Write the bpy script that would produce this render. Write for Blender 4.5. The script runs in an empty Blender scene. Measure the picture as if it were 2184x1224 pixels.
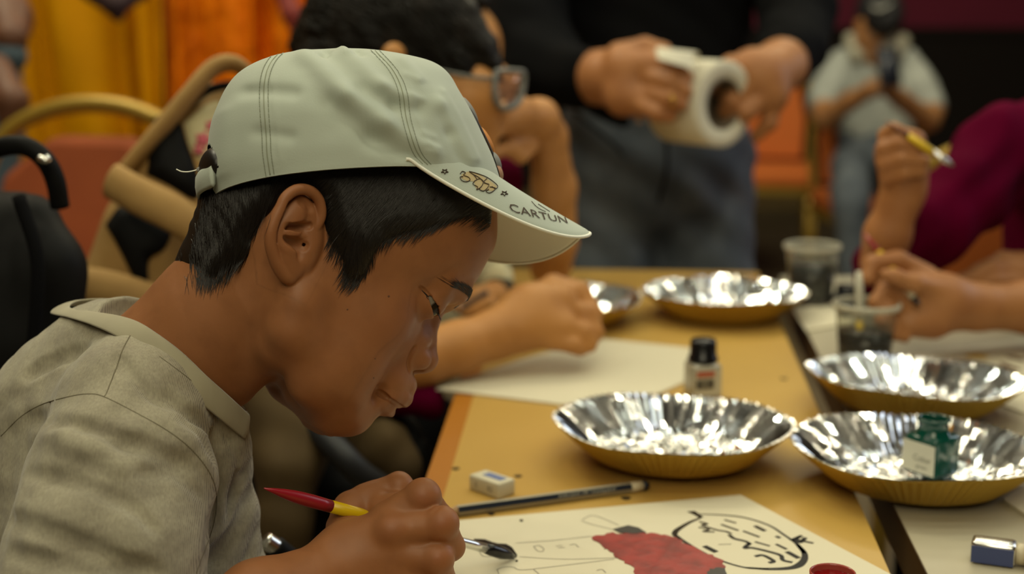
import bpy, bmesh, math, random
import numpy as np
from mathutils import Vector, Matrix
from mathutils.bvhtree import BVHTree
PI = math.pi
SC = bpy.context.scene
COL = SC.collection

# ---------------------------------------------------------------- camera
PITCH = math.radians(11.2)
FPX = 3000.0
CAMP = np.array([0.0, 0.0, 1.13])
CR = np.array([1.0, 0, 0]); CF = np.array([0, math.cos(PITCH), -math.sin(PITCH)]); CU = np.array([0, math.sin(PITCH), math.cos(PITCH)])
cd = bpy.data.cameras.new('camera'); cam = bpy.data.objects.new('camera', cd); COL.objects.link(cam)
cam.location = CAMP; cam.rotation_euler = (PI/2-PITCH, 0, 0)
cd.sensor_width = 36; cd.lens = FPX*36/2184
cd.clip_start = 0.05
cd.dof.use_dof = True; cd.dof.focus_distance = 0.865; cd.dof.aperture_fstop = 4.2
SC.camera = cam

# ---------------------------------------------------------------- world, exposure, lamps
SC.view_settings.view_transform = 'Standard'; SC.view_settings.look = 'None'
SC.view_settings.gamma = 1.0; SC.view_settings.use_curve_mapping = False
SC.view_settings.exposure = -0.08
w = bpy.data.worlds.new('world'); SC.world = w; w.use_nodes = True
w.node_tree.nodes['Background'].inputs[0].default_value = (1.0, .86, .60, 1); w.node_tree.nodes['Background'].inputs[1].default_value = 0.05
def lamp(name, loc, target, size, power, colour, shape='DISK', size_y=None, spread=180):
    l = bpy.data.lights.new(name, 'AREA'); l.shape = shape; l.size = size; l.energy = power; l.color = colour; l.spread = math.radians(spread)
    if size_y: l.shape = 'RECTANGLE'; l.size_y = size_y
    o = bpy.data.objects.new(name, l); COL.objects.link(o); o.location = loc
    d = Vector(target)-Vector(loc); o.rotation_euler = d.to_track_quat('-Z', 'Y').to_euler()
    return o
WARM = (1.0, .90, .62); NEUT = (.95, 1.0, .82); COOL = (.82, .90, 1.0)
# added fill lamps below the ceiling, then rows of small ceiling spots
lamp('ceiling_fill_light', (.9, 1.5, 2.95), (.9, 1.5, 0), 1.2, 5, NEUT, size_y=.6)
lamp('ceiling_fill_light', (.4, 3.4, 2.95), (.4, 3.4, 0), 1.6, 14, WARM, size_y=.8)
lamp('ceiling_fill_light', (-1.2, 2.5, 2.95), (-1.0, 3.2, 1.0), 1.0, 34, WARM, size_y=.6)  # fill strengthened to brighten the drapes
lamp('ceiling_fill_light', (1.3, 4.4, 2.95), (1.3, 4.7, 0), 1.6, 34, WARM, size_y=.8)  # fill added to brighten the seated man
lamp('fill_light', (-.15, -.75, 2.35), (-.15, .9, .95), 1.0, 21, WARM, size_y=1.1)  # added lamp behind the lens to light the face, no window here
lamp('fill_light', (2.6, 2.4, 1.9), (-.1, .9, .95), 1.2, 16, COOL, size_y=1.4)  # cool rim light for the face, as from a window far right
for i in range(6):
    for j in range(5):
        x, y = -1.5+i*.62+.2*(j % 2), .1+j*.78
        lamp('ceiling_spot_light', (x, y, 2.93), (x, y, 0), .055, 2.25, WARM if (i+j) % 3 else NEUT)

# ---------------------------------------------------------------- mesh helpers
def unit(v):
    v = np.asarray(v, float); return v/np.linalg.norm(v)
def cam_pt(u, v, d):                      # a measured point: picture pixel and distance along the lens axis
    return CAMP + d*(CR*(u-1092)/FPX + CU*(612-v)/FPX + CF)
def on_z(u, v, z):                        # where the line of sight meets a level surface
    r = CR*(u-1092)/FPX + CU*(612-v)/FPX + CF
    return CAMP + r*(z-CAMP[2])/r[2]
def wloc(o):
    p = np.zeros(3)
    while o is not None:
        p += np.array(o.location); o = o.parent
    return p
def mesh_np(name, V, F, smooth=True):
    V = np.asarray(V, np.float32); me = bpy.data.meshes.new(name)
    if isinstance(F, np.ndarray):
        n, k = F.shape
        me.vertices.add(len(V)); me.vertices.foreach_set('co', V.ravel())
        me.loops.add(n*k); me.loops.foreach_set('vertex_index', F.astype(np.int32).ravel())
        me.polygons.add(n); me.polygons.foreach_set('loop_start', np.arange(0, n*k, k, dtype=np.int32))
        me.polygons.foreach_set('loop_total', np.full(n, k, np.int32))
        me.update(calc_edges=True)
    else:
        me.from_pydata([tuple(map(float, p)) for p in V], [], [tuple(int(i) for i in f) for f in F])
    if smooth: me.polygons.foreach_set('use_smooth', np.ones(len(me.polygons), bool))
    me.validate(); me.update()
    return me
def link(name, me, mat=None, parent=None, label=None, kind=None):
    o = bpy.data.objects.new(name, me); COL.objects.link(o)
    if parent is not None: o.parent = parent
    if mat is not None and me is not None and len(me.materials) == 0: me.materials.append(mat)
    if label: o['label'] = label
    if kind: o['kind'] = kind
    return o
def obj(name, V, F, mat, parent=None, smooth=True, world=False, label=None, kind=None):
    V = np.asarray(V, float)
    if world and parent is not None: V = V - wloc(parent)
    return link(name, mesh_np(name, V, F, smooth), mat, parent, label, kind)
def tag(o, label, cat, group=None, kind=None):
    o['label'] = label; o['category'] = cat
    if group: o['group'] = group
    if kind: o['kind'] = kind
    return o
def thing(name, label, cat, loc=(0, 0, 0), rz=0, group=None):
    o = bpy.data.objects.new(name, None); COL.objects.link(o); o.location = [float(a) for a in loc]; o.rotation_euler = (0, 0, rz)
    o.empty_display_size = .05
    return tag(o, label, cat, group)
class MB:                                  # collects pieces of one mesh
    def __init__(s): s.V = []; s.F = []
    def add(s, V, F):
        o = len(s.V); s.V += [tuple(map(float, p)) for p in V]; s.F += [tuple(int(i)+o for i in f) for f in F]; return s
    def box(s, c, size, ax=None, bev=0):
        bm = bmesh.new(); bmesh.ops.create_cube(bm, size=1)
        for v in bm.verts: v.co = Vector((v.co.x*size[0], v.co.y*size[1], v.co.z*size[2]))
        if bev: bmesh.ops.bevel(bm, geom=bm.edges[:], offset=bev, segments=2, affect='EDGES', profile=.5)
        bm.verts.index_update()
        A = np.eye(3) if ax is None else np.asarray(ax)
        s.add([np.asarray(c)+np.array(v.co)@A for v in bm.verts], [[v.index for v in f.verts] for f in bm.faces]); bm.free(); return s
    def grid(s, P, close_u=False, close_v=False, flip=False):
        n, m = P.shape[:2]; F = []
        for i in range(n if close_u else n-1):
            for j in range(m if close_v else m-1):
                a, b, c, d = i*m+j, ((i+1) % n)*m+j, ((i+1) % n)*m+(j+1) % m, i*m+(j+1) % m
                F.append((a, d, c, b) if flip else (a, b, c, d))
        return s.add(P.reshape(-1, 3), F)
    def tube(s, P, r, n=8, cap=True, flat=1.0, up=None):
        P = np.asarray(P, float); m = len(P); r = np.full(m, r) if np.isscalar(r) else np.asarray(r)
        T = np.gradient(P, axis=0); T /= np.linalg.norm(T, axis=1)[:, None]+1e-12
        u = np.array(up if up is not None else ((0, 0, 1) if abs(T[0][2]) < .9 else (1, 0, 0)), float)
        R = []
        for i in range(m):
            a = u - T[i]*(u@T[i]); a /= np.linalg.norm(a)+1e-12; b = np.cross(T[i], a)
            if up is None: u = a
            th = np.arange(n)*2*PI/n
            R.append(P[i] + r[i]*(np.outer(np.cos(th), a)*flat + np.outer(np.sin(th), b)))
        o = len(s.V); s.grid(np.array(R), close_v=True)
        if cap:
            s.F.append(tuple(o+j for j in range(n))); s.F.append(tuple(o+(m-1)*n+j for j in reversed(range(n))))
        return s
    def lathe(s, prof, n=32, c=(0, 0, 0), ax=None, close=True):   # prof: (radius, height)
        th = np.arange(n)*2*PI/n; A = np.eye(3) if ax is None else np.asarray(ax)
        P = np.array([[np.array([r*math.cos(t), r*math.sin(t), z]) for t in th] for r, z in prof])
        s.grid(np.asarray(c)+P@A, close_v=True, flip=True); return s
    def prism(s, poly, z0, z1, f=None):     # poly: 2-D outline, counter-clockwise
        n = len(poly); q = f or (lambda p: p)
        V = [q((x, y, z0)) for x, y in poly]+[q((x, y, z1)) for x, y in poly]
        F = [tuple(reversed(range(n))), tuple(range(n, 2*n))]+[(i, (i+1) % n, n+(i+1) % n, n+i) for i in range(n)]
        return s.add(V, F)
    def ribbon(s, P, w, nrm=(0, 0, 1)):     # a painted line of width w lying on a surface
        P = np.asarray(P, float); w = np.full(len(P), w) if np.isscalar(w) else np.asarray(w)
        T = np.gradient(P, axis=0); N = np.broadcast_to(np.asarray(nrm, float), P.shape); B = np.cross(T, N); B /= np.linalg.norm(B, axis=1)[:, None]+1e-12
        return s.grid(np.stack([P-B*w[:, None]/2, P+B*w[:, None]/2], 1))
    def obj(s, name, mat, parent=None, smooth=True, world=False, label=None, kind=None):
        return obj(name, s.V, s.F, mat, parent, smooth, world, label, kind)
def autosmooth(o, deg=35):
    o.data.polygons.foreach_set('use_smooth', np.ones(len(o.data.polygons), bool))
    o.data.set_sharp_from_angle(angle=math.radians(deg)); return o
def spline(P, n):                          # smooth curve through points
    P = np.asarray(P, float); t = np.linspace(0, len(P)-1, n); i = np.clip(t.astype(int), 0, len(P)-2); f = (t-i)[:, None]
    Q = np.vstack([2*P[0]-P[1], P, 2*P[-1]-P[-2]]); a, b, c, d = Q[i], Q[i+1], Q[i+2], Q[i+3]
    return .5*(2*b+(c-a)*f+(2*a-5*b+4*c-d)*f**2+(3*b-a-3*c+d)*f**3)
def curve1(xs, ys, x):                     # monotone-ish smooth table look-up
    xs = np.asarray(xs, float); ys = np.asarray(ys, float); x = np.clip(x, xs[0], xs[-1])
    i = np.clip(np.searchsorted(xs, x)-1, 0, len(xs)-2); h = xs[1:]-xs[:-1]; dl = (ys[1:]-ys[:-1])/h
    m = np.empty(len(xs)); m[0] = dl[0]; m[-1] = dl[-1]
    s = dl[:-1]*dl[1:] > 0; m[1:-1] = np.where(s, 2*dl[:-1]*dl[1:]/np.where(s, dl[:-1]+dl[1:], 1), 0)
    t = (x-xs[i])/h[i]; t2 = t*t; t3 = t2*t
    return (2*t3-3*t2+1)*ys[i]+(t3-2*t2+t)*h[i]*m[i]+(-2*t3+3*t2)*ys[i+1]+(t3-t2)*h[i]*m[i+1]

# ---------------------------------------------------------------- distance-field modelling (one continuous skin per body)
class Vol:
    def __init__(s, lo, hi, h):
        s.lo = np.array(lo, float); s.h = h; s.n = np.ceil((np.array(hi)-s.lo)/h).astype(int)+1
        s.v = np.full(s.n, 9.0, np.float32)
    def sub(s, lo, hi):
        a = np.clip(np.floor((np.array(lo)-s.lo)/s.h).astype(int), 0, s.n); b = np.clip(np.ceil((np.array(hi)-s.lo)/s.h).astype(int)+1, 0, s.n)
        ax = [(s.lo[i]+s.h*np.arange(a[i], b[i])).astype(np.float32) for i in range(3)]
        return tuple(slice(a[i], b[i]) for i in range(3)), ax[0][:, None, None], ax[1][None, :, None], ax[2][None, None, :]
    def put(s, lo, hi, fn, k=0, op='add'):
        p = k+3*s.h; sl, X, Y, Z = s.sub(np.array(lo)-p, np.array(hi)+p); a = s.v[sl]
        if a.size == 0: return s
        d = fn(X, Y, Z).astype(np.float32)
        if op == 'cut': a2, d2 = -a, d
        elif op == 'and': a2, d2 = -a, -d
        else: a2, d2 = a, d
        m = np.minimum(a2, d2)
        if k > 0: m = m - np.maximum(k-np.abs(a2-d2), 0)**2*(.25/k)
        s.v[sl] = m if op == 'add' else -m
        return s
    def cone(s, a, b, ra, rb, k=0, op='add'):
        a = np.array(a, float); b = np.array(b, float); r = max(ra, rb); D = b-a; L = D@D+1e-9
        def fn(X, Y, Z):
            x, y, z = X-a[0], Y-a[1], Z-a[2]; t = np.clip((x*D[0]+y*D[1]+z*D[2])/L, 0, 1)
            return np.sqrt((x-t*D[0])**2+(y-t*D[1])**2+(z-t*D[2])**2)-(ra+(rb-ra)*t)
        return s.put(np.minimum(a, b)-r, np.maximum(a, b)+r, fn, k, op)
    def limb(s, pts, rad, k=0, op='add'):
        for i in range(len(pts)-1): s.cone(pts[i], pts[i+1], rad[i], rad[i+1], k, op)
        return s
    def ell(s, c, r, k=0, op='add', ax=None):
        c = np.array(c, float); r = np.array(r, float); A = np.eye(3) if ax is None else np.array([unit(q) for q in ax]); e = np.sqrt(((A*r[:, None])**2).sum(0))
        def fn(X, Y, Z):
            x, y, z = X-c[0], Y-c[1], Z-c[2]; q = [x*A[i, 0]+y*A[i, 1]+z*A[i, 2] for i in range(3)]
            k0 = np.sqrt(sum((q[i]/r[i])**2 for i in range(3))); k1 = np.sqrt(sum((q[i]/r[i]**2)**2 for i in range(3)))
            return np.where(k1 > 1e-6, k0*(k0-1)/(k1+1e-9), -r.min())
        return s.put(c-e, c+e, fn, k, op)
    def box(s, c, hs, rnd=.2, k=0, op='add', ax=None):
        c = np.array(c, float); hs = np.array(hs, float)-rnd; A = np.eye(3) if ax is None else np.array([unit(q) for q in ax]); e = (np.abs(A)*(hs+rnd)[:, None]).sum(0)
        def fn(X, Y, Z):
            x, y, z = X-c[0], Y-c[1], Z-c[2]; q = [np.abs(x*A[i, 0]+y*A[i, 1]+z*A[i, 2])-hs[i] for i in range(3)]
            return np.sqrt(sum(np.maximum(t, 0)**2 for t in q))+np.minimum(np.maximum(q[0], np.maximum(q[1], q[2])), 0)-rnd
        return s.put(c-e, c+e, fn, k, op)
    def warp(s, fn, lo=None, hi=None):      # add a displacement field
        sl, X, Y, Z = s.sub(s.lo if lo is None else lo, s.lo+s.h*s.n if hi is None else hi); s.v[sl] += fn(X, Y, Z).astype(np.float32); return s
    def refine(s, lo, hi, h):               # the same field on a finer grid in a smaller box
        q = Vol(lo, hi, h); a = s.v
        i0 = np.clip(np.floor((q.lo-s.lo)/s.h).astype(int)-1, 0, s.n); i1 = np.clip(np.ceil((np.array(hi)-s.lo)/s.h).astype(int)+3, 0, s.n)
        a = a[i0[0]:i1[0], i0[1]:i1[1], i0[2]:i1[2]]
        for x in range(3):
            g = (q.lo[x]+q.h*np.arange(q.n[x])-s.lo[x])/s.h-i0[x]; i = np.clip(g.astype(int), 0, a.shape[x]-2); f = np.clip(g-i, 0, 1).astype(np.float32)
            sh = [1, 1, 1]; sh[x] = -1; f = f.reshape(sh); a = np.take(a, i, x)*(1-f)+np.take(a, i+1, x)*f
        q.v = a.astype(np.float32); q.box_lo = q.lo; q.box_hi = q.lo+q.h*(q.n-1); return q
    def mesh(s, smooth=2):
        v = s.v; S = v < 0; n = s.n-1
        cs = [S[i:i+n[0], j:j+n[1], l:l+n[2]] for i in (0, 1) for j in (0, 1) for l in (0, 1)]
        al = cs[0].copy(); an = cs[0].copy()
        for c in cs[1:]: al &= c; an |= c
        I = np.argwhere(an & ~al); N = len(I)
        off = np.array([(i, j, l) for i in (0, 1) for j in (0, 1) for l in (0, 1)])
        C = np.stack([v[I[:, 0]+o[0], I[:, 1]+o[1], I[:, 2]+o[2]] for o in off], 1)
        P = np.zeros((N, 3)); cnt = np.zeros(N)
        for a in range(8):
            for b in range(a+1, 8):
                if np.abs(off[a]-off[b]).sum() != 1: continue
                m = (C[:, a] < 0) != (C[:, b] < 0); t = C[m, a]/(C[m, a]-C[m, b])
                P[m] += off[a]+t[:, None]*(off[b]-off[a]); cnt[m] += 1
        P = P/cnt[:, None]+I
        idx = np.full(n, -1, np.int32); idx[I[:, 0], I[:, 1], I[:, 2]] = np.arange(N); F = []
        for ax in range(3):
            a = [slice(1, n[i]) for i in range(3)]; b = list(a); a[ax] = slice(0, n[ax]); b[ax] = slice(1, n[ax]+1)
            A = S[tuple(a)]; B = S[tuple(b)]; e = np.argwhere(A != B); base = np.array([1, 1, 1]); base[ax] = 0; e = e+base
            up = S[e[:, 0], e[:, 1], e[:, 2]]
            u, w = (ax+1) % 3, (ax+2) % 3; q = []
            for du, dw in ((0, 0), (1, 0), (1, 1), (0, 1)):
                g = e.copy(); g[:, u] -= du; g[:, w] -= dw; q.append(idx[g[:, 0], g[:, 1], g[:, 2]])
            q = np.stack(q, 1); q[~up] = q[~up][:, ::-1]; F.append(q)
        F = np.vstack(F); F = F[(F >= 0).all(1)]
        E = np.vstack([F[:, [0, 1]], F[:, [1, 2]], F[:, [2, 3]], F[:, [3, 0]]])
        deg = np.maximum(np.bincount(E[:, 0], minlength=N)+np.bincount(E[:, 1], minlength=N), 1)
        for it in range(smooth):
            for lam in (.55, -.5):
                Q = np.stack([(np.bincount(E[:, 0], P[E[:, 1], a], N)+np.bincount(E[:, 1], P[E[:, 0], a], N))/deg for a in range(3)], 1)
                P = P+lam*(Q-P)
        return s.lo+P*s.h, F
def merge_fine(coarse, fines, m):           # coarse mesh with its boxes swapped for the finer ones
    V, F = coarse; C = V[F].mean(1); keep = np.ones(len(F), bool)
    for q, _ in fines: keep &= ~((C > q.box_lo+m) & (C < q.box_hi-m)).all(1)
    Vs, Fs, o = [V], [F[keep]], len(V)
    for q, (v, f) in fines: Vs.append(v); Fs.append(f+o); o += len(v)
    V = np.vstack(Vs); F = np.vstack(Fs); used = np.unique(F); mp = np.full(len(V), -1); mp[used] = np.arange(len(used)); return V[used], mp[F]
class Frame:                               # local cm <-> world m
    def __init__(s, O, A): s.O = np.asarray(O, float); s.A = np.asarray(A, float); s.flip = np.linalg.det(s.A) < 0
    def w(s, P): return s.O+.01*(np.asarray(P, float)@s.A)
    def l(s, P): return ((np.asarray(P, float)-s.O)*100)@s.A.T
    def px(s, u, v, d): return s.l(cam_pt(u, v, d))
    def faces(s, F):
        if not s.flip: return F
        return F[:, ::-1] if isinstance(F, np.ndarray) else [tuple(reversed(f)) for f in F]
CAMA = np.array([CR, -CF, CU])             # right, towards the lens, up
def noise3(P, seed=0, n=7, f=1.0):
    r = np.random.RandomState(seed); out = 0
    for i in range(n):
        k = r.normal(size=3)*f; out = out+np.sin(P[0]*k[0]+P[1]*k[1]+P[2]*k[2]+r.rand()*6.28)
    return out/n**.5

# ---------------------------------------------------------------- materials
def mat(name, col, rough=.6, metal=0, spec=.5, var=None, bump=None, sss=None, trans=0, ior=1.45, sheen=0, coat=0, attr=None, alpha=1, emit=None):
    m = bpy.data.materials.new(name); m.use_nodes = True; nt = m.node_tree; N = nt.nodes; L = nt.links; b = N['Principled BSDF']
    c4 = tuple(col)+(1,)
    b.inputs['Base Color'].default_value = c4; b.inputs['Roughness'].default_value = rough; b.inputs['Metallic'].default_value = metal
    b.inputs['Specular IOR Level'].default_value = spec; b.inputs['IOR'].default_value = ior; b.inputs['Transmission Weight'].default_value = trans
    b.inputs['Sheen Weight'].default_value = sheen; b.inputs['Coat Weight'].default_value = coat; b.inputs['Alpha'].default_value = alpha
    if sss: b.inputs['Subsurface Weight'].default_value = sss[0]; b.inputs['Subsurface Radius'].default_value = (1, .35, .2); b.inputs['Subsurface Scale'].default_value = sss[1]
    if emit: b.inputs['Emission Color'].default_value = tuple(emit[:3])+(1,); b.inputs['Emission Strength'].default_value = emit[3]
    tc = N.new('ShaderNodeTexCoord')
    def noise(scale, detail=4, stretch=None):
        mp = N.new('ShaderNodeMapping'); L.new(tc.outputs['Object'], mp.inputs[0])
        if stretch: mp.inputs['Scale'].default_value = stretch
        n = N.new('ShaderNodeTexNoise'); n.inputs['Scale'].default_value = scale; n.inputs['Detail'].default_value = detail; L.new(mp.outputs[0], n.inputs['Vector']); return n
    src = None
    if attr:
        a = N.new('ShaderNodeAttribute'); a.attribute_name = attr; src = a.outputs['Color']
    if var:                                 # (scale, second colour, low, high[, stretch])
        n = noise(var[0], 5, var[4] if len(var) > 4 else None); r = N.new('ShaderNodeMapRange'); r.inputs[1].default_value = var[2]; r.inputs[2].default_value = var[3]; L.new(n.outputs['Fac'], r.inputs[0])
        mx = N.new('ShaderNodeMix'); mx.data_type = 'RGBA'; L.new(r.outputs[0], mx.inputs[0]); mx.inputs[7].default_value = tuple(var[1])+(1,)
        if src: L.new(src, mx.inputs[6])
        else: mx.inputs[6].default_value = c4
        src = mx.outputs[2]
    if src: L.new(src, b.inputs['Base Color'])
    if bump:                                # (scale, strength, distance[, stretch])
        n = noise(bump[0], 4, bump[3] if len(bump) > 3 else None); bp = N.new('ShaderNodeBump'); bp.inputs['Strength'].default_value = bump[1]; bp.inputs['Distance'].default_value = bump[2]
        L.new(n.outputs['Fac'], bp.inputs['Height']); L.new(bp.outputs[0], b.inputs['Normal'])
    return m
def paint(me, name, cols):
    a = me.color_attributes.new(name, 'FLOAT_COLOR', 'POINT'); c = np.ones((len(cols), 4), np.float32); c[:, :3] = cols; a.data.foreach_set('color', c.ravel())
# ================================================================ the room
M = {}
M['floor'] = mat('floor_tile', (.10, .075, .04), .45, var=(3, (.13, .10, .06), .35, .65))
M['wall'] = mat('maroon_wall', (.19, .012, .044), .7, var=(2, (.165, .011, .038), .3, .7))
M['wainscot'] = mat('dark_wainscot', (.014, .011, .009), .6, spec=.2)
M['base'] = mat('tan_baseboard', (.16, .11, .035), .5)
M['ceil'] = mat('ceiling_paint', (.13, .11, .08), .9)
M['leftwall'] = mat('ochre_wall', (.22, .10, .02), .8)
def slab(name, c, size, m, kind='structure'):
    return MB().box((0, 0, 0), size).obj(name, m, None, smooth=False, kind=kind)
def put(o, c): o.location = c; return o
put(slab('floor', 0, (8.2, 10.4, .1), M['floor']), (.5, 3, -.05))
put(slab('ceiling', 0, (8.2, 10.4, .1), M['ceil']), (.5, 3, 3.05))
put(slab('wall_back', 0, (8.2, .1, 3.0), M['wall']), (.5, 8.15, 1.5))
put(slab('wall_left', 0, (.1, 10.4, 3.0), M['leftwall']), (-3.65, 3, 1.5))
put(slab('wall_right', 0, (.1, 10.4, 3.0), M['wall']), (4.65, 3, 1.5))
put(slab('trim_1', 0, (8.2, .05, .94), M['wainscot']), (.5, 8.075, .47+.06))
put(slab('baseboard_back', 0, (8.2, .03, .10), M['base']), (.5, 8.035, .05))
put(slab('trim_2', 0, (8.2, .04, .05), M['wainscot']), (.5, 8.05, 1.0))

# ================================================================ the two tables
TZ = .75
M['maple'] = mat('maple_laminate', (.50, .315, .075), .32, var=(6, (.47, .28, .07), .35, .7, (1, .25, 1)), bump=(180, .05, .001))
M['orange_edge'] = mat('orange_edge_band', (.36, .125, .0), .45)
M['white_lam'] = mat('pale_laminate', (.44, .40, .29), .4, var=(5, (.36, .32, .23), .35, .7))
M['brown_edge'] = mat('brown_edge_band', (.075, .038, .008), .45)
M['black_metal'] = mat('black_metal', (.01, .01, .01), .4, metal=.6)
def line_pts(a, b, y0, y1):
    a, b = on_z(*a, TZ), on_z(*b, TZ); f = lambda y: a+(b-a)*(y-a[1])/(b[1]-a[1]); return f(y0)[:2], f(y1)[:2]
la, lb = line_pts((1008, 850), (948, 1050), .55, on_z(1230, 572, TZ)[1])
ra, rb = line_pts((1665, 690), (1899, 1224), .55, on_z(1640, 580, TZ)[1])
def table(name, label, poly, top_m, edge_m, legs, band=.0005):
    c = np.mean(poly, 0); t = thing(name, label, 'table', (c[0], c[1], 0)); q = [np.array(p)-c for p in poly]
    MB().prism(q, TZ-.004, TZ).obj('table_top', top_m, t, smooth=False)
    MB().prism([p+np.array([-band if i in (0, 3) else -.0005, 0]) for i, p in enumerate(q)], TZ-.034, TZ-.0006).obj('edge_band', edge_m, t, smooth=False)
    n = len(q)
    for i in range(4):
        p = np.array(legs[i])-c
        MB().tube([(p[0], p[1], 0), (p[0], p[1], TZ-.034)], .016, 10).obj('leg', M['black_metal'], t)
    return t
P1 = [la, ra, rb, lb]
table('folding_table', 'maple-topped table with an orange edge under the painted sheet', P1, M['maple'], M['orange_edge'],
      [(la[0]+.08, .62), (ra[0]-.08, .62), (rb[0]-.06, rb[1]-.07), (lb[0]+.06, lb[1]-.07)], .019)
ga, gb = line_pts((1905, 1085), (1975, 1224), .55, 1.2)
gfar = on_z(1712, 690, TZ)
P2 = [ga, (.62, .55), (.62, 2.0), (gfar[0]+(gfar[0]-gb[0])*(2.0-gfar[1])/(gfar[1]-gb[1]), 2.0)]
table('folding_table', 'pale-topped table with a brown edge to the right of the gap', P2, M['white_lam'], M['brown_edge'],
      [(ga[0]+.09, .62), (.57, .62), (.57, 1.93), (P2[3][0]+.09, 1.93)])
# dried paint drops on the maple top
M['ink'] = mat('black_ink', (.006, .006, .008), .3)
def blob(name, pts, z0, z1, m, parent=None, **k):
    c = np.mean(pts, 0); t = MB().prism([np.array(p)-c for p in pts], 0, z1-z0)
    o = t.obj(name, m, None, smooth=False); o.location = (c[0], c[1], z0); return o
for (u, v, r, lab) in [(1335, 1063, 10, 'black ink drop on the maple table below the pencil end'), (1105, 1016, 8, 'small dark ink drop on the table behind the eraser'),
                  (972, 1000, 8, 'faint ink drop on the table near its orange edge'), (1672, 808, 7, 'ink drop on the table between the black bottle and the brown gap'), (1048, 1097, 7, 'tiny ink drop on the table beside the thin end of the pencil')]:
    p = on_z(u, v, TZ); s = r/FPX*np.linalg.norm(p-CAMP)
    pts = [(p[0]+s*math.cos(a)*(1+.2*math.sin(3*a)), p[1]+s*.9*math.sin(a)) for a in np.linspace(0, 2*PI, 14)[:-1]]
    tag(blob('ink_drop', pts, TZ, TZ+.0006, M['ink']), lab, 'ink drop')

# ================================================================ pie pans
M['foil'] = mat('silver_foil', (.80, .81, .80), .11, metal=1, bump=(90, .10, .0012))
M['gold'] = mat('gold_card', (.50, .32, .045), .5, metal=.3)
NF = 88
def pan_mesh(off, seed):
    n = NF*2; rng = np.random.RandomState(seed); th = (np.arange(n)+rng.uniform(-.16, .16, n))*2*PI/n; fl = np.where(np.arange(n) % 2 == 0, 1.0, -1.0)*rng.uniform(.75, 1.2, n)
    prof = [(.008, 0, 0), (.018, 0, 0), (.028, 0, 0), (.037, 0, 0), (.044, .0002, 0), (.047, .0014, 0), (.050, .0014, 0), (.053, .0003, 0), (.058, .0003, 0), (.063, .0008, 0), (.067, .0022, .0006), (.072, .0062, .0011), (.079, .0125, .0015), (.087, .0195, .0017), (.095, .0265, .0018), (.1005, .0312, .0019), (.1018, .0312, .0018)]
    rows = []
    for i, (r, z, a) in enumerate(prof):
        wav = .0005*np.sin(9*th+i*1.7+seed)*(r > .01)+.0010*np.sin(4*th+2+.5*i)*(z > .003)
        rr = r+a*fl+wav*.5+off
        flat = (r > .01)*(z < .003)*(1 if off == 0 else .15)
        zz = z+flat*(.0006*np.sin(11*th+i*2.1)+rng.normal(size=n)*.00022) + (.0014*np.sin(2*th+seed)+.0010*np.sin(5*th))*(z/.031)**2 + a*.28*fl*(z > .028)-off*.9
        rows.append(np.stack([rr*np.cos(th), rr*np.sin(th), zz], 1))
    mb = MB(); mb.grid(np.array(rows), close_v=True, flip=True); c = len(mb.V); mb.V.append((0, 0, -off*.9)); mb.F += [(c, j, (j+1) % n) for j in range(n)]
    return mesh_np('pan', mb.V, mb.F, smooth=False)
inner, outer = pan_mesh(0, 3), pan_mesh(.0007, 3)
inner.materials.append(M['foil']); outer.materials.append(M['gold'])
PANS = [(1435, 1.20, .5, (-.030, .012), 'nearest silver pie pan, on the maple table behind the pencil'),
        (1545, 1.766, 2.2, (-.018, .0), 'pie pan at the far end of the maple table in front of dark jeans'),
        (1192, 1.735, 1.2, (0, 0), 'pie pan half hidden behind the drawing hand'),
        (1950, 1.345, 4.0, (-.045, .030), 'empty pie pan behind the one holding the green bottle'),
        (1962, 1.138, 3.1, (-.03, .0), 'pie pan that holds the green ink bottle')]
pan_pos = []
for u, d, rz, tilt, lab in PANS:
    dz = .36
    y = d*math.cos(PITCH); x = (u-1092)/FPX*d
    # ground distance from the lens-axis distance at rim level
    Y = (d - .349*math.sin(PITCH))/math.cos(PITCH)
    t = thing('pie_pan', lab, 'pie pan', (x, Y, TZ+.001+.07*(abs(tilt[0])+abs(tilt[1]))), 0, 'foil pie pans on the tables')
    t.rotation_euler = (tilt[0], tilt[1], 0)
    for o in (link('foil_liner', inner, None, t, 'silver foil inside'), link('outer_shell', outer, None, t, 'gold outside')): o.rotation_euler = (0, 0, rz)
    pan_pos.append((x, Y))
# ================================================================ things on the tables
M['paper'] = mat('paper', (.62, .57, .42), .6, bump=(300, .08, .0005))
M['pencil_line'] = mat('graphite', (.22, .20, .16), .5)
M['red_paint'] = mat('red_paint', (.30, .022, .018), .38, var=(60, (.18, .012, .010), .42, .62), bump=(120, .4, .001))
M['black_paint'] = mat('black_paint', (.008, .008, .009), .22)
M['grey_wash'] = mat('thin_black_paint', (.022, .019, .017), .4)
def flat_poly(poly_px, z, base): return [np.array(on_z(u, v, z))[:2]-base for u, v in poly_px]
def sheet(name, label, cat, px, z, th, m=None):
    pts = [np.array(on_z(u, v, z+th))[:2] for u, v in px]; c = np.mean(pts, 0)
    t = thing(name, label, cat, (c[0], c[1], z))
    MB().prism([p-c for p in pts], 0, th).obj('board', m or M['paper'], t, smooth=False)
    return t, c, z+th
def stroke(mb, px, z, base, w):
    P = spline([on_z(u, v, z) for u, v in px], max(2, 6*(len(px)-1)+1)) if len(px) > 2 else np.array([on_z(u, v, z) for u, v in px])
    P = P-np.array([base[0], base[1], 0]); P[:, 2] = z-base[2]
    ww = w if np.isscalar(w) else np.interp(np.linspace(0, 1, len(P)), np.linspace(0, 1, len(w)), w)
    mb.ribbon(P, ww); return mb
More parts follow.
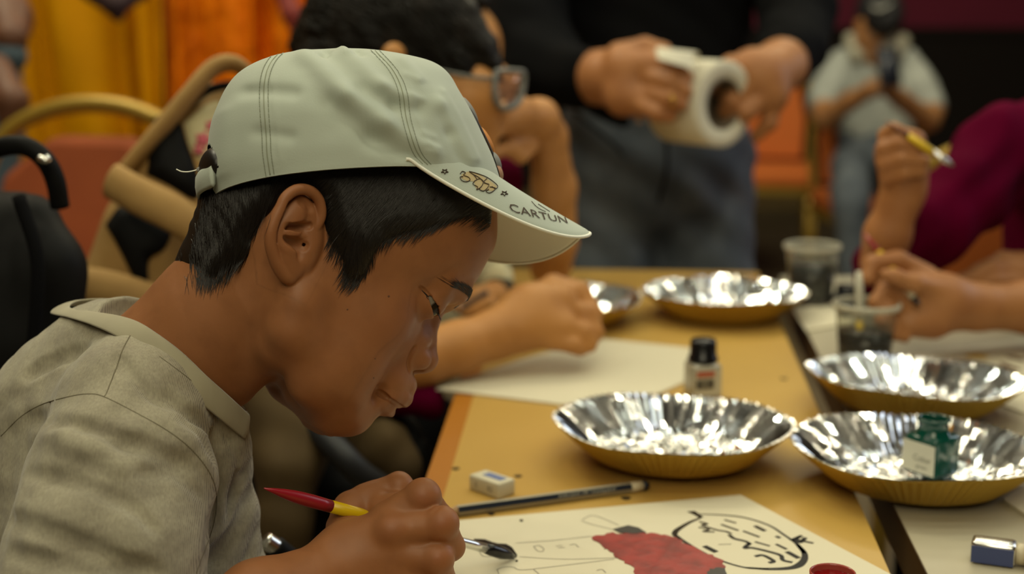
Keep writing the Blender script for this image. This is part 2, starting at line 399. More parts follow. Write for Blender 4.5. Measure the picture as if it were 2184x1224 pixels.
sheet1, c1, z1 = sheet('painting_sheet', "white sheet with a red patch and a black-outlined round head, under the boy's hand", 'painting', [(905, 1116), (1580, 1055), (1960, 1256), (1560, 1420), (860, 1420)], TZ+.0003, .0016)
B1 = np.array([c1[0], c1[1], TZ+.0003]); zz = z1+.00025
def area(px, z, base, dz=0):
    pts = [np.array(on_z(u, v, z))[:2]-base[:2] for u, v in px]
    if sum(a[0]*b[1]-b[0]*a[1] for a, b in zip(pts, pts[1:]+pts[:1])) < 0: pts = pts[::-1]
    return MB().prism(pts, z-base[2]-.0002, z-base[2]+dz)
rng = random.Random(4)
def ragged(px, amp, n=5):
    out = []
    for (a, b) in zip(px, px[1:]+px[:1]):
        for k in range(n):
            t = k/n; out.append((a[0]+(b[0]-a[0])*t+rng.uniform(-amp, amp)*(k > 0), a[1]+(b[1]-a[1])*t+rng.uniform(-amp, amp)*.6*(k > 0)))
    return out
red = [(1262, 1146), (1300, 1137), (1345, 1137), (1400, 1138), (1440, 1146), (1462, 1160), (1500, 1178), (1544, 1196), (1545, 1212), (1515, 1216), (1510, 1228), (1360, 1228), (1345, 1205), (1318, 1190), (1300, 1176), (1285, 1165)]
area(ragged(red, 4), zz, B1, .0003).obj('red_patch', M['red_paint'], sheet1, smooth=False, label='red painted body')
mb = area([(1308, 1129), (1340, 1121), (1362, 1126), (1378, 1136), (1350, 1139), (1322, 1136)], zz, B1, .0005)
mb.obj('dark_blot', M['grey_wash'], sheet1, smooth=False, label='blackish blot above the red patch')
a2 = area(ragged([(1513, 1214), (1545, 1212), (1548, 1228), (1508, 1228)], 3), zz, B1, .0006)
a2.obj('dark_blot', M['grey_wash'], sheet1, smooth=False, label='blackish blot below the round head')
head = [(1470, 1092), (1480, 1096), (1540, 1098), (1590, 1104), (1640, 1120), (1672, 1140), (1700, 1160), (1716, 1180), (1712, 1198), (1690, 1210), (1640, 1213), (1590, 1210), (1540, 1196), (1500, 1178), (1460, 1155), (1438, 1140), (1444, 1130), (1470, 1114), (1494, 1104), (1468, 1091)]
mb = MB(); stroke(mb, head[1:8], zz, B1, [.0012, .0022, .002, .0022, .0035]); stroke(mb, head[6:12], zz, B1, [.003, .0045, .006, .004, .0022]); stroke(mb, head[10:16], zz, B1, [.0025, .002, .002, .0028, .0042]); stroke(mb, head[15:19], zz, B1, [.0042, .0045, .003, .002])
mb.add(*(lambda q: (q.V, q.F))(area([(1466, 1091), (1482, 1090), (1500, 1103), (1492, 1104), (1480, 1097)], zz, B1, .0002)))
for s, wd in [([(1492, 1112), (1508, 1117), (1498, 1120), (1530, 1130), (1548, 1133), (1560, 1138)], .0024), ([(1490, 1124), (1512, 1129), (1500, 1133), (1524, 1134)], .002), ([(1555, 1140), (1566, 1148), (1590, 1154), (1600, 1160)], .003),
           ([(1600, 1158), (1588, 1168), (1605, 1168), (1640, 1176), (1665, 1184), (1670, 1194), (1690, 1199)], .0032), ([(1610, 1186), (1628, 1184), (1650, 1196), (1640, 1200)], .0032), ([(1545, 1108), (1570, 1115)], .0022), ([(1538, 1118), (1575, 1131)], .0024), ([(1585, 1132), (1620, 1145)], .0024), ([(1610, 1155), (1642, 1164)], .0022),
           ([(1655, 1160), (1678, 1171)], .0026), ([(1678, 1176), (1704, 1190)], .0042), ([(1502, 1164), (1528, 1177)], .0045), ([(1610, 1121), (1632, 1132)], .0038), ([(1655, 1143), (1664, 1147)], .0032), ([(1686, 1152), (1710, 1142), (1700, 1150), (1735, 1158)], .0028), ([(1690, 1150), (1706, 1156), (1718, 1146)], .0034), ([(1532, 1161), (1560, 1160)], .0006)]:
    stroke(mb, s, zz, B1, wd)
mb.obj('ink_outline', M['black_paint'], sheet1, smooth=False, label='black brush outline of a round head')
mb = MB()
for s in ([(1100, 1158), (1180, 1152), (1262, 1143)], [(1108, 1187), (1200, 1192), (1290, 1190), (1316, 1189)], [(1060, 1214), (1075, 1209), (1095, 1209), (1112, 1215), (1180, 1208), (1310, 1192)], [(1138, 1165), (1150, 1163), (1160, 1171), (1155, 1176), (1146, 1174), (1138, 1165)],
          [(1185, 1164), (1200, 1163)], [(1190, 1168), (1205, 1167)], [(1215, 1162), (1226, 1160), (1234, 1167)], [(1242, 1108), (1255, 1101), (1272, 1100), (1320, 1120)], [(1240, 1110), (1262, 1118), (1308, 1129)], [(1022, 1176), (1032, 1186), (1060, 1186)], [(1138, 1214), (1150, 1224)], [(1272, 1216), (1284, 1214), (1292, 1221)], [(1060, 1214), (1064, 1224)]):
    stroke(mb, s, zz, B1, .0006)
mb.obj('pencil_sketch', M['pencil_line'], sheet1, smooth=False, label='thin pencil lines')
for u, v, r in [(1112, 1110, 4), (979, 1166, 6), (1102, 1196, 3)]:
    a2 = area([(u+r*math.cos(a), v+r*.5*math.sin(a)) for a in np.linspace(0, 2*PI, 9)[:-1]], zz, B1, .0003); a2.obj('paint_spot', M['black_paint'], sheet1, smooth=False, label='black speck')
a2 = area([(1012, 1152), (1034, 1153), (1050, 1159), (1062, 1162), (1080, 1163), (1092, 1170), (1103, 1186), (1094, 1191), (1064, 1191), (1060, 1184), (1040, 1178), (1018, 1170), (1004, 1160)], zz, B1, .0012)
a2.obj('wet_paint', M['black_paint'], sheet1, smooth=False, label='wet black stroke under the brush tip')

sheet2, c2, z2 = sheet('paper_sheet', "blank white sheet under the second child's drawing hand", 'paper', [(930, 829), (1130, 760), (1283, 722), (1520, 746), (1490, 800), (1405, 838), (1200, 862)], TZ+.0003, .0016)
sheet3, c3, z3 = sheet('painting_sheet', 'sheet with yellow and red daubs on the pale table behind the empty pan', 'painting', [(1905, 762), (2184, 722), (2330, 760), (2300, 850), (2184, 880), (1990, 810)], TZ+.0003, .0016)
M['yellow_paint'] = mat('yellow_paint', (.50, .30, .01), .4); M['pink_paint'] = mat('pink_paint', (.45, .08, .07), .4); M['brown_paint'] = mat('brown_paint', (.10, .035, .012), .4)
B3 = np.array([c3[0], c3[1], TZ+.0003])
for px, m, lab in [([(2058, 756), (2085, 754), (2110, 760), (2100, 765), (2062, 762)], 'yellow_paint', 'yellow daub'), ([(2018, 786), (2030, 776), (2056, 780), (2052, 792), (2022, 794)], 'pink_paint', 'pink daub'), ([(2054, 782), (2082, 778), (2102, 786), (2095, 797), (2056, 795)], 'brown_paint', 'brown daub'), ([(2096, 786), (2118, 790), (2116, 799), (2096, 797)], 'yellow_paint', 'yellow daub'), ([(2132, 772), (2150, 778), (2178, 788), (2170, 790), (2136, 782)], 'brown_paint', 'brown stroke'), ([(2146, 757), (2184, 765), (2184, 771), (2150, 762)], 'brown_paint', 'brown stroke')]:
    area(px, z3+.00025, B3, .0003).obj('paint_daub', M[m], sheet3, smooth=False, label=lab)
sheet4, c4, z4 = sheet('paper_sheet', 'crumpled white tissue lying flat on the pale table beside the far cup', 'paper', [(1690, 660), (1760, 648), (1830, 655), (1800, 690), (1720, 705)], TZ+.0003, .002)
sheet5, c5, z5 = sheet('paper_sheet', 'grey-white card at the right edge of the picture beside the blue tube', 'paper', [(2140, 1063), (2184, 1035), (2300, 1060), (2300, 1120), (2205, 1108)], TZ+.0003, .003)
sheet6, c6, z6 = sheet('paper_sheet', 'white paper on the pale table beyond the brush-holding hand', 'paper', [(1975, 592), (2080, 585), (2120, 600), (2060, 640), (1990, 640)], TZ+.0003, .002)

# ---- pencil
def along(a, b): d = np.array(b)-np.array(a); L = np.linalg.norm(d); return d/L, L
M['navy'] = mat('navy_lacquer', (.012, .016, .028), .3); M['cream'] = mat('cream_lacquer', (.55, .48, .33), .4); M['print'] = mat('silver_print', (.40, .38, .30), .4); M['pstripe'] = mat('pencil_stripe', (.35, .32, .24), .35)
pa, pb = on_z(975, 1089, TZ+.0045), on_z(1383, 1034, TZ+.0045); dr, PL = along(pa, pb)
t = thing('pencil', 'dark blue pencil with white stripe and cream band lying behind the painted sheet', 'pencil', (pa[0], pa[1], TZ), math.atan2(dr[1], dr[0]))
R = .0042
def hexa(x0, x1, r, faces=range(6)):
    mb = MB(); ring = [(r*math.cos(a), r*math.sin(a)) for a in [k*PI/3 for k in range(6)]]
    for k in faces:
        (y0, zz0), (y1, zz1) = ring[k], ring[(k+1) % 6]; mb.add([(x0, y0, zz0+.0045), (x1, y0, zz0+.0045), (x1, y1, zz1+.0045), (x0, y1, zz1+.0045)], [(0, 3, 2, 1)])
    return mb
mb = MB()
q = hexa(0, PL*.905, R, (0, 2, 4)); q.obj('navy_face', M['navy'], t, smooth=False)
q = hexa(0, PL*.905, R, (1, 3, 5)); q.obj('pale_face', M['pstripe'], t, smooth=False, label='pale stripe faces')
MB().tube([(PL*.9, 0, .0045), (PL*.965, 0, .0045)], R*1.0, 14).obj('cream_band', M['cream'], t, label='cream band')
MB().tube([(PL*.965, 0, .0045), (PL*.985, 0, .0045), (PL, 0, .0045)], [R*1.03, R*1.03, R*.6], 14).obj('end_cap', M['navy'], t)
MB().tube([(-.012, 0, .0045), (0, 0, .0045)], [.001, R*.98], 8).obj('sharpened_tip', mat('bare_wood', (.35, .2, .08), .6), t)
mb = MB(); rng2 = random.Random(2); x = PL*.42       # fine silver lettering strip
def text_mesh(s, size):
    c = bpy.data.curves.new('t', 'FONT'); c.body = s; c.size = size; c.extrude = 0; c.resolution_u = 2; c.align_x = 'CENTER'; c.align_y = 'CENTER'
    o = bpy.data.objects.new('t', c); COL.objects.link(o); dg = bpy.context.evaluated_depsgraph_get(); me = o.evaluated_get(dg).to_mesh()
    V = np.array([v.co[:] for v in me.vertices]); F = [tuple(p.vertices) for p in me.polygons]; o.to_mesh_clear(); bpy.data.objects.remove(o); bpy.data.curves.remove(c); return V, F
def text_on(s, size, f, name, m, parent, label=None):
    V, F = text_mesh(s, size); return obj(name, [f(*p[:2]) for p in V], F, m, parent, smooth=False, label=label)
hx = R*math.cos(PI/6)+.0001
na = 2*PI/3                                              # the face turned up and towards the viewer
nn = np.array([0, -math.sin(PI/6), math.cos(PI/6)])
# printed on the upper near face
q = []
text_on('studio pencil  HB * drawing pencil', .0036, lambda a, b: (PL*.66+a, 0, .0045) + np.array([0, -math.cos(PI/6)*R*.866-.00015, .5*R*.866+.0001]) + b*np.array([0, .5, math.cos(PI/6)]), 'print', M['print'], t, 'small silver print')

# ---- eraser
ea = on_z(1000, 1044, TZ); eb = on_z(1063, 1066, TZ); ec = on_z(1112, 1046, TZ); ux = unit((eb-ea)*[1, 1, 0]); L1 = np.linalg.norm(eb-ea); uy = np.array([-ux[1], ux[0], 0]); L2 = .019
t = thing('eraser', 'white block eraser with a blue printed label beside the pencil', 'eraser', tuple(ea[:2])+(TZ,), math.atan2(ux[1], ux[0]))
M['rubber'] = mat('white_rubber', (.60, .55, .40), .55); M['blue_print'] = mat('blue_print', (.12, .16, .33), .5); M['grey_print'] = mat('grey_print', (.12, .11, .085), .5)
MB().box((L1/2, L2/2, .0065), (L1, L2, .013), bev=.0016).obj('block', M['rubber'], t)
MB().box((L1*.56, L2*.55, .0131), (L1*.6, L2*.42, .0004)).obj('label', M['blue_print'], t, smooth=False, label='blue printed label')
text_on('E', .006, lambda a, b: (L1*.25+a, -.0001, .0062+b), 'print', M['grey_print'], t, 'grey print'); text_on('B2', .006, lambda a, b: (L1*.72+a, -.0001, .0062+b), 'print', M['grey_print'], t, 'grey print')

# ---- ink bottles
M['blackplastic'] = mat('black_plastic', (.006, .006, .007), .25); M['greenglass'] = mat('green_glass', (.003, .050, .034), .08, spec=.5, coat=.2); M['label_white'] = mat('bottle_label', (.52, .50, .40), .5); M['clear'] = mat('clear_plastic', (.95, .95, .92), .05, trans=1, ior=1.3)
M['label_red'] = mat('label_red', (.40, .07, .03), .5); M['label_dark'] = mat('label_dark', (.03, .028, .025), .5); M['darkglass'] = mat('ink_glass', (.35, .33, .26), .12, spec=.7)
p = on_z(1497, 850, TZ); s = np.linalg.norm(p-CAMP)/FPX
t = thing('ink_bottle', 'square ink bottle with a black cap and printed label behind the nearest pan', 'bottle', tuple(p[:2])+(TZ,), .25)
w = 64*s
MB().box((0, 0, .019), (w, w, .038), bev=.004).obj('glass_body', M['darkglass'], t)
MB().lathe([(0, .038), (w*.42, .038), (w*.40, .042), (w*.40, .043)], 20).obj('neck', M['blackplastic'], t)
MB().lathe([(w*.50, .040), (w*.50, .043), (w*.44, .045), (w*.43, .058), (w*.40, .0605), (0, .0605)], 28).obj('cap', M['blackplastic'], t)
MB().box((0, -w/2-.0002, .02), (w*.92, .0006, .026)).obj('label', M['label_white'], t, smooth=False)
lab = t.children[-1]
MB().box((-.003, -w/2-.0007, .029), (w*.62, .0005, .005)).obj('red_band', M['label_red'], lab, smooth=False)
MB().box((-.0035, -w/2-.0007, .019), (w*.6, .0005, .009)).obj('dark_band', M['label_dark'], lab, smooth=False)
text_on('INK', .006, lambda a, b: (-.0035+a, -w/2-.0011, .019+b), 'print', M['label_white'], lab)
# green bottle, open, in the right pan
gx, gy = on_z(1985, 1010, TZ+.004)[:2]
t = thing('ink_bottle', 'open dark green ink bottle with a white label standing in the pie pan', 'bottle', (gx, gy, TZ+.0045), math.radians(-56))
w = .033
MB().box((0, 0, .0175), (w, w, .034), bev=.004).obj('glass_body', M['greenglass'], t)
MB().lathe([(w*.46, .0335), (w*.40, .037), (w*.375, .038), (w*.375, .045), (w*.41, .0455), (w*.41, .0475), (w*.36, .0478), (w*.345, .045), (w*.34, .036), (0, .034)], 32).obj('neck', M['greenglass'], t)
MB().box((0, -w/2-.0003, .0165), (w*.98, .0006, .025)).obj('label', M['label_white'], t, smooth=False); lab = t.children[-1]
text_on('Color', .0075, lambda a, b: (.004+a, -w/2-.0008, .016+b), 'print', M['grey_print'], lab); text_on('green', .005, lambda a, b: (.004+a, -w/2-.0008, .0095+b), 'print', M['grey_print'], lab)
# red paint pot at the bottom edge
rp = on_z(1777, 1229, TZ+.028)
t = thing('paint_pot', 'small open pot of red paint at the lower edge of the maple table', 'paint pot', (rp[0], rp[1]+.002, TZ+.0021))
M['redwet'] = mat('wet_red_paint', (.16, .003, .004), .08); M['potplastic'] = mat('pot_plastic', (.30, .05, .035), .2)
R = 45/FPX*.965
MB().lathe([(0, 0), (R*.8, 0), (R*.84, .002), (R*.9, .024), (R*1.0, .0255), (R*1.0, .028), (R*.95, .0285), (R*.92, .027), (R*.84, .006), (0, .005)], 36).obj('pot', M['potplastic'], t)
MB().lathe([(0, .0235), (R*.6, .0236), (R*.9, .0243)], 36).obj('paint', M['redwet'], t, label='wet red paint')
# blue paint tube at the right
p = on_z(2070, 1192, TZ)
t = thing('paint_tube', 'silver and blue paint tube on the pale table at the right edge', 'paint tube', tuple(p[:2])+(TZ,), math.radians(-22))
M['bluelab'] = mat('blue_label', (.05, .07, .19), .35); M['steel'] = mat('bright_steel', (.75, .75, .72), .25, metal=1); M['ochre'] = mat('ochre_label', (.45, .25, .02), .4)
MB().box((.015, 0, .0085), (.030, .017, .016), bev=.003).obj('tube_body', M['steel'], t); MB().box((.0145, -.0088, .0075), (.028, .0006, .012)).obj('blue_label', M['bluelab'], t, smooth=False)
MB().tube([(.030, 0, .0085), (.036, 0, .0085)], .0075, 16).obj('collar', M['cream'], t); MB().tube([(.036, 0, .0085), (.062, 0, .0085)], .0085, 16).obj('ochre_end', M['ochre'], t)

# ---- plastic cups of paint water
M['water'] = mat('inky_water', (.006, .007, .010), .1); M['cup'] = mat('clear_cup', (.80, .80, .74), .08, trans=.93, ior=1.08, spec=.6)
def cup(u, v, d_px, h, fill, label):
    p = on_z(u, v, TZ); s = np.linalg.norm(p-CAMP)/FPX; r = d_px*s/2
    t = thing('plastic_cup', label, 'cup', tuple(p[:2])+(TZ+.0005,))
    prof = [(0, .002), (r*.74, .002), (r*.76, 0), (r*.80, .004), (r*.97, h-.004), (r*1.06, h-.003), (r*1.07, h), (r*1.03, h+.001), (r*.95, h-.002), (r*.77, .005), (0, .004)]
    MB().lathe(prof, 40).obj('cup_wall', M['cup'], t)
    MB().lathe([(r*1.045, h-.0045), (r*1.09, h-.003), (r*1.09, h+.001), (r*1.03, h+.0022), (r*1.0, h)], 40).obj('rim', mat('cup_rim', (.5, .47, .36), .3, alpha=.75), t)
    f = fill; rr = lambda z: r*(.765+.2*z/h)
    MB().lathe([(0, .0055), (rr(.0055), .0055), (rr(f*.5), f*.5), (rr(f), f), (0, f)], 40).obj('paint_water', M['water'], t)
    return t, p, s, r
cup(1728, 648, 108, .077, .054, 'clear cup of dark paint water standing farther away beside the gold chair legs')
cup2, p, s, r = cup(1842, 782, 128, .069, .040, 'clear cup of dark paint water in front of the brush-holding hand')
# green lid and a cloth-wrapped bottle seen behind the cup
g = on_z(1850, 690, TZ)
t = thing('ink_bottle', 'dark ink bottle with a green label behind the nearer cup', 'bottle', tuple(g[:2])+(TZ,))
MB().lathe([(0, 0), (.017, 0), (.018, .003), (.018, .022), (.012, .028), (.012, .031)], 20).obj('glass_body', M['darkglass'], t); MB().lathe([(.0135, .030), (.0135, .042), (.011, .043), (0, .043)], 20).obj('cap', M['greenglass'], t)
g = on_z(1805, 652, TZ)
t = thing('ink_bottle', 'squat navy ink bottle on the pale table beside the white tissue', 'bottle', tuple(g[:2])+(TZ,))
MB().lathe([(0, 0), (.019, 0), (.021, .003), (.020, .013), (.014, .018), (.013, .020)], 24).obj('glass_body', M['navy'], t); MB().lathe([(.0145, .019), (.0145, .027), (.012, .028), (0, .028)], 20).obj('cap', M['blackplastic'], t)
# ================================================================ the boy
def head_frame(O, psi, th, roll):
    p, t, r = [math.radians(a) for a in (psi, th, roll)]; c, s = math.cos, math.sin
    F = np.array([c(t)*c(p), -s(t), c(t)*s(p)]); N = np.array([s(p), 0, -c(p)]); U = np.array([s(t)*c(p), c(t), s(t)*s(p)])
    N2 = c(r)*N+s(r)*U; U2 = c(r)*U-s(r)*N
    return Frame(O, np.array([q[0]*CR+q[1]*CU+q[2]*CF for q in (F, N2, U2)]))
HF = head_frame(cam_pt(600, 540, .90), 18, 30, 4)
# the skull: level sections through the head: height, front, back, half width
HZ = np.array([-8.6, -8.05, -7.3, -6.4, -5.6, -4.4, -3, -1, 1, 3, 5, 7, 9, 10.5, 11.8, 12.6, 12.9])
HXF = np.array([8.2, 9.3, 9.9, 9.9, 9.6, 9.1, 9.0, 9.3, 10.0, 11.3, 12.0, 12.0, 11.2, 9.9, 7.9, 5.6, 3.5])
HXB = np.array([6.5, 5.0, 4.0, 2.4, 1.0, -.6, -2.6, -4.7, -5.8, -6.4, -6.7, -6.7, -6.1, -5.1, -3.2, -1.2, 1.4])
HW = np.array([1.6, 2.5, 3.5, 4.6, 5.1, 5.5, 5.8, 6.1, 6.4, 6.75, 7.0, 7.1, 6.7, 5.8, 4.3, 2.6, .6])
zt = np.linspace(-8.6, 12.9, 220); tXF, tXB, tW = [curve1(HZ, q, zt) for q in (HXF, HXB, HW)]
def head_sec(Z):
    f, b, w_ = np.interp(Z, zt, tXF), np.interp(Z, zt, tXB), np.interp(Z, zt, tW); return (f+b)/2, (f-b)/2, w_
def head_fn(X, Y, Z):
    xc, a, w_ = head_sec(Z); u = np.abs(X-xc)/a; v = np.abs(Y)/w_; p_ = np.interp(Z, [-2, 4], [2.0, 2.25]); q = (u**p_+v**p_)**(1/p_)
    d = (q-1)*np.minimum(a, w_)*(.62+.38*np.minimum(1, 1/np.maximum(q, .3)))
    zz_ = np.maximum(Z-12.9, -8.6-Z); return np.where(zz_ > 0, np.sqrt(np.maximum(d, 0)**2+zz_**2), d*.92)
def head_y(x, z, off=0.0):                 # half width of the skull at a point of its side view
    xc, a, w_ = head_sec(np.asarray(z, float)); p_ = np.interp(z, [-2, 4], [2.0, 2.25]); t = 1-np.clip(np.abs(x-xc)/(a+off), 0, 1)**p_
    return (w_+off)*t**(1/p_)

HV = Vol((-11, -9, -16), (14, 10.5, 13.6), .115)
HV.put((-9, -7.3, -8.8), (12.2, 7.3, 13.1), head_fn)
S2 = (-1, 1)
for s in S2:
    HV.ell((6.5, 3.5*s, -1.2), (2.5, 2.2, 2.6), 1.5)            # cheek
    HV.ell((6.3, 3.0*s, -4.2), (2.3, 2.0, 2.0), 1.5)            # lower cheek
    HV.limb([(10.9, .4*s, 3.0), (10.55, 2.4*s, 3.25), (9.4, 4.2*s, 2.9)], [.75, .80, .6], .9)    # brow ridge
HV.ell((8.3, 0, -.9), (2.35, 3.1, 3.6), 1.2)                     # middle of the face
for s in S2: HV.limb([(10.05, .75*s, 1.0), (10.15, .95*s, -.3), (10.1, 1.25*s, -1.6)], [.75, .8, .8], 1.0)
HV.ell((9.75, 0, -3.9), (1.9, 2.5, 1.9), 1.0)                     # muzzle
HV.ell((8.6, 0, -5.7), (2.1, 2.4, 1.6), 1.0); HV.ell((9.0, 0, -6.95), (1.05, 1.9, 1.1), .9)                    # chin
for s in S2: HV.ell((11.1, 2.5*s, 1.0), (1.1, 1.35, .95), 1.0, 'cut')      # eye sockets
# jaw and neck
for s in S2: HV.limb([(1.2, 5.3*s, -2.2), (2.2, 5.0*s, -4.6), (5.0, 3.6*s, -6.6), (8.0, 1.5*s, -7.4)], [.9, 1.0, 1.0, .9], 1.6)
nk = lambda u, v, d: HF.px(u, v, d)
HV.limb([nk(570, 640, .90), nk(465, 695, .905), nk(375, 790, .91), nk(300, 870, .915)], [4.9, 4.3, 4.3, 4.6], 1.2)
HV.limb([nk(500, 568, .90), nk(415, 650, .91), nk(300, 720, .92)], [3.2, 2.3, 1.8], 1.2)
HV.limb([nk(640, 640, .845), nk(590, 740, .86), nk(512, 835, .898)], [.8, .65, .5], 1.5)             # neck cord
# finer grids for the face and the near ear
FB = HV.refine((7.4, -5.2, -7.4), (13.2, 5.2, 4.6), .06)
EB = HV.refine((-4.2, 4.4, -3.2), (2.0, 9.2, 4.6), .055)
EC = (9.1, 3.3, 1.65); ER = 1.16
for s in S2:                                                     # eyelids round the eyeball
    FB.ell((EC[0], EC[1]*s, EC[2]), (ER+.13, ER+.22, ER+.10), .5)
    FB.limb([(10.2, 1.7*s, 2.45), (10.25, 2.9*s, 2.6), (9.55, 4.2*s, 2.35)], [.34, .40, .32], .5)    # lid fold under the brow
FB.limb([(10.5, 0, 2.3), (10.62, 0, 1.0), (11.1, 0, -.35), (11.55, 0, -1.25)], [.62, .60, .66, .84], .6)   # nose
FB.ell((11.5, 0, -1.35), (.92, .95, .85), .5)
for s in S2:
    FB.ell((10.85, 1.28*s, -1.6), (.92, .72, .78), .30)
    FB.ell((11.35, .66*s, -2.28), (.55, .36, .30), .14, 'cut')                               # nostril
FB.limb([(11.5, 0, -1.9), (11.0, 0, -2.45)], [.34, .36], .35)
def arc(zc, xm, hw, xc, zcorner, n=9):
    return [(xm-(xm-xc)*abs(t)**1.9, hw*t, zc+(zcorner-zc)*abs(t)**1.6) for t in np.linspace(-1, 1, n)]
FB.limb(arc(-4.2, 11.50, 2.15, 9.8, -4.85), [.2, .36, .5, .56, .56, .56, .5, .36, .2], .45)      # lips
FB.limb(arc(-3.4, 11.30, 1.2, 10.8, -3.5), [.3, .4, .45, .5, .42, .5, .45, .4, .3], .5)
FB.limb(arc(-5.68, 10.92, 2.0, 9.6, -5.2), [.2, .36, .5, .56, .57, .56, .5, .36, .2], .3)
FB.limb(arc(-5.02, 12.0, 2.6, 9.55, -4.98), [.10, .17, .21, .25, .27, .25, .21, .17, .10], .08, 'cut')
FB.limb([(11.0, -1.3, -6.4), (11.2, 0, -6.4), (11.0, 1.3, -6.4)], [.40, .48, .40], .6, 'cut')  # hollow under the lip
for s in S2: FB.ell((9.45, 2.6*s, -5.1), (.45, .3, .5), .5, 'cut')                                 # mouth corner dimple
EYE_G = unit((.80, .40, -.45))
for s in S2:                                                     # eye opening: a slit through the lids, looking down
    g = EYE_G*[1, s, 1]; a2 = np.array([-.42, .9*s, .20]); a2 = unit(a2-g*(a2@g)); a3 = np.cross(g, a2)
    FB.ell(np.array([EC[0]+.40, (EC[1]+.55)*s, EC[2]-.40]), (.95, 1.05, .23), .07, 'cut', ax=[g, a2, a3])
def rayhit(tree, u, v, off=0.0):           # where the line of sight through a measured point meets a modelled surface
    d = CR*(u-1092)/FPX+CU*(612-v)/FPX+CF; h = tree.ray_cast(Vector(CAMP), Vector(unit(d)))
    return None if h[0] is None else np.array(h[0])+off*np.array(h[1])*(1 if np.array(h[1])@d < 0 else -1)
pv, pf_ = FB.mesh(0); ptree = BVHTree.FromPolygons([tuple(p) for p in HF.w(pv)], [tuple(f) for f in pf_])
def carve(px, r, k, off=.0006):            # a crease drawn along a line traced on the near side, mirrored to the far side
    H = [HF.l(h) for h in (rayhit(ptree, u, v, -off) for u, v in spline(px, 5*len(px))) if h is not None]
    for s in S2:
        for p, q in zip(H, H[1:]):
            if np.linalg.norm(p-q) < .8: FB.cone(p*[1, s, 1], q*[1, s, 1], r, r, k, 'cut')
carve([(886, 738), (876, 757), (871, 775), (874, 792)], .04, .20, .0002)
carve([(896, 612), (908, 622), (922, 638), (934, 654)], .03, .16, .0002)
carve([(806, 836), (816, 842), (826, 848)], .05, .25, .0003)
LIDPX = [(899, 619), (908, 628), (917, 639), (926, 652), (934, 665), (938, 672)]

# ---- the ear, traced in its own plane (near side), mirrored for the far one
def ear_pt(u, v, y=7.0):
    r = CR*(u-1092)/FPX+CU*(612-v)/FPX+CF; a = (CAMP-HF.O)@HF.A[1]*100; b = r@HF.A[1]*100
    d = (y-a)/b; q = HF.l(CAMP+r*d); return np.array([q[0], 0, q[2]])
def ec(cx, cy): return ear_pt(560+cx/5.32, 390+cy/5.32)
def lift(p, h):                            # ear plane leans out towards the back
    return (p[0], 6.55+.34*np.clip(.6-p[0], 0, 4)+h, p[2])
def ears(V, s):
    m = lambda p: (p[0], p[1]*s, p[2])
    def ch(pts, rad, h, k, op='add'):
        n = 4*(len(pts)-1)+1; h = h if hasattr(h, '__len__') else [h]*len(pts); S = spline([(p[0], p[1], hh*100, r*100) for p, hh, r in zip(pts, h, rad)], n)
        V.limb([m(lift(ec(q[0], q[1]), q[2]/100)) for q in S], [q[3]/100 for q in S], k, op)
    # body of the shell
    ch([(400, 250), (300, 420), (250, 620), (270, 830), (330, 1000)], [.72, .78, .72, .66, .5], -.36, .4)
    ch([(520, 300), (560, 480), (560, 640), (520, 800), (430, 960)], [.55, .50, .55, .50, .42], -.45, .5)
    # bowl
    ch([(235, 500), (380, 500), (520, 490)], [.26, .36, .27], .34, .08, 'cut')
    ch([(235, 640), (350, 690), (470, 720)], [.26, .44, .36], .34, .08, 'cut')
    ch([(420, 760), (430, 865)], [.32, .17], .40, .10, 'cut')
    ch([(420, 190), (540, 290)], [.34, .34], .58, .2, 'cut')        # hollow under the rim
    # rim
    ch([(560, 575), (645, 450), (668, 330), (630, 200), (540, 115), (430, 88), (320, 112), (225, 190), (175, 300), (120, 420), (75, 560), (75, 700), (115, 830), (175, 940), (250, 1035), (330, 1095), (395, 1125)],
       [.20, .25, .27, .28, .29, .29, .29, .29, .30, .33, .34, .33, .33, .36, .36, .30, .22], [.0, .15, .24, .30, .34, .36, .36, .34, .32, .28, .22, .15, .08, .0, -.08, -.15, -.3], .12)
    ch([(255, 240), (190, 370), (145, 520), (140, 680)], [.12, .13, .13, .09], [.46, .42, .38, .30], .08, 'cut')   # groove inside the rim
    # inner ridge, crus, tragus, antitragus
    ch([(420, 300), (300, 370), (210, 470), (165, 570), (190, 690), (270, 770), (330, 810)], [.32, .30, .20, .15, .19, .28, .22], [.06, .10, .16, .18, .16, .14, .10], .2)
    ch([(520, 420), (400, 400), (300, 390)], [.12, .17, .2], [.05, .08, .08], .2)
    ch([(560, 590), (450, 592), (330, 578), (230, 590)], [.20, .16, .15, .10], [-.05, -.04, -.04, -.08], .16)
    V.ell(m(lift(ec(548, 735), -.02)), (.30, .26, .42), .3)
    ch([(488, 692), (494, 705)], [.15, .12], [-.1, -.6], .06, 'cut')   # canal
    V.ell(m(lift(ec(330, 980), -.05)), (.62, .34, .68), .35)         # lobe
ears(EB, 1); ears(HV, -1)
HVm, HFc = merge_fine(HV.mesh(3), [(FB, FB.mesh(3)), (EB, EB.mesh(3))], .115)
bvh = BVHTree.FromPolygons([tuple(p) for p in HVm], [tuple(f) for f in HFc])
htree = BVHTree.FromPolygons([tuple(p) for p in HF.w(HVm)], [tuple(f) for f in HFc])
def skin_y(x, z, s=1):                     # outermost skin at a side-view point
    h = bvh.ray_cast(Vector((x, 14*s, z)), Vector((0, -s, 0)))
    return h[0][1] if h[0] is not None else None

# ---- hand and forearm (lens-aligned frame, cm)
AF = Frame(cam_pt(800, 1150, .87), CAMA)
ap = lambda u, v, d: AF.px(u, v, d)
AV = Vol((-14.5, -7, -13), (6.5, 7, 5.5), .1)
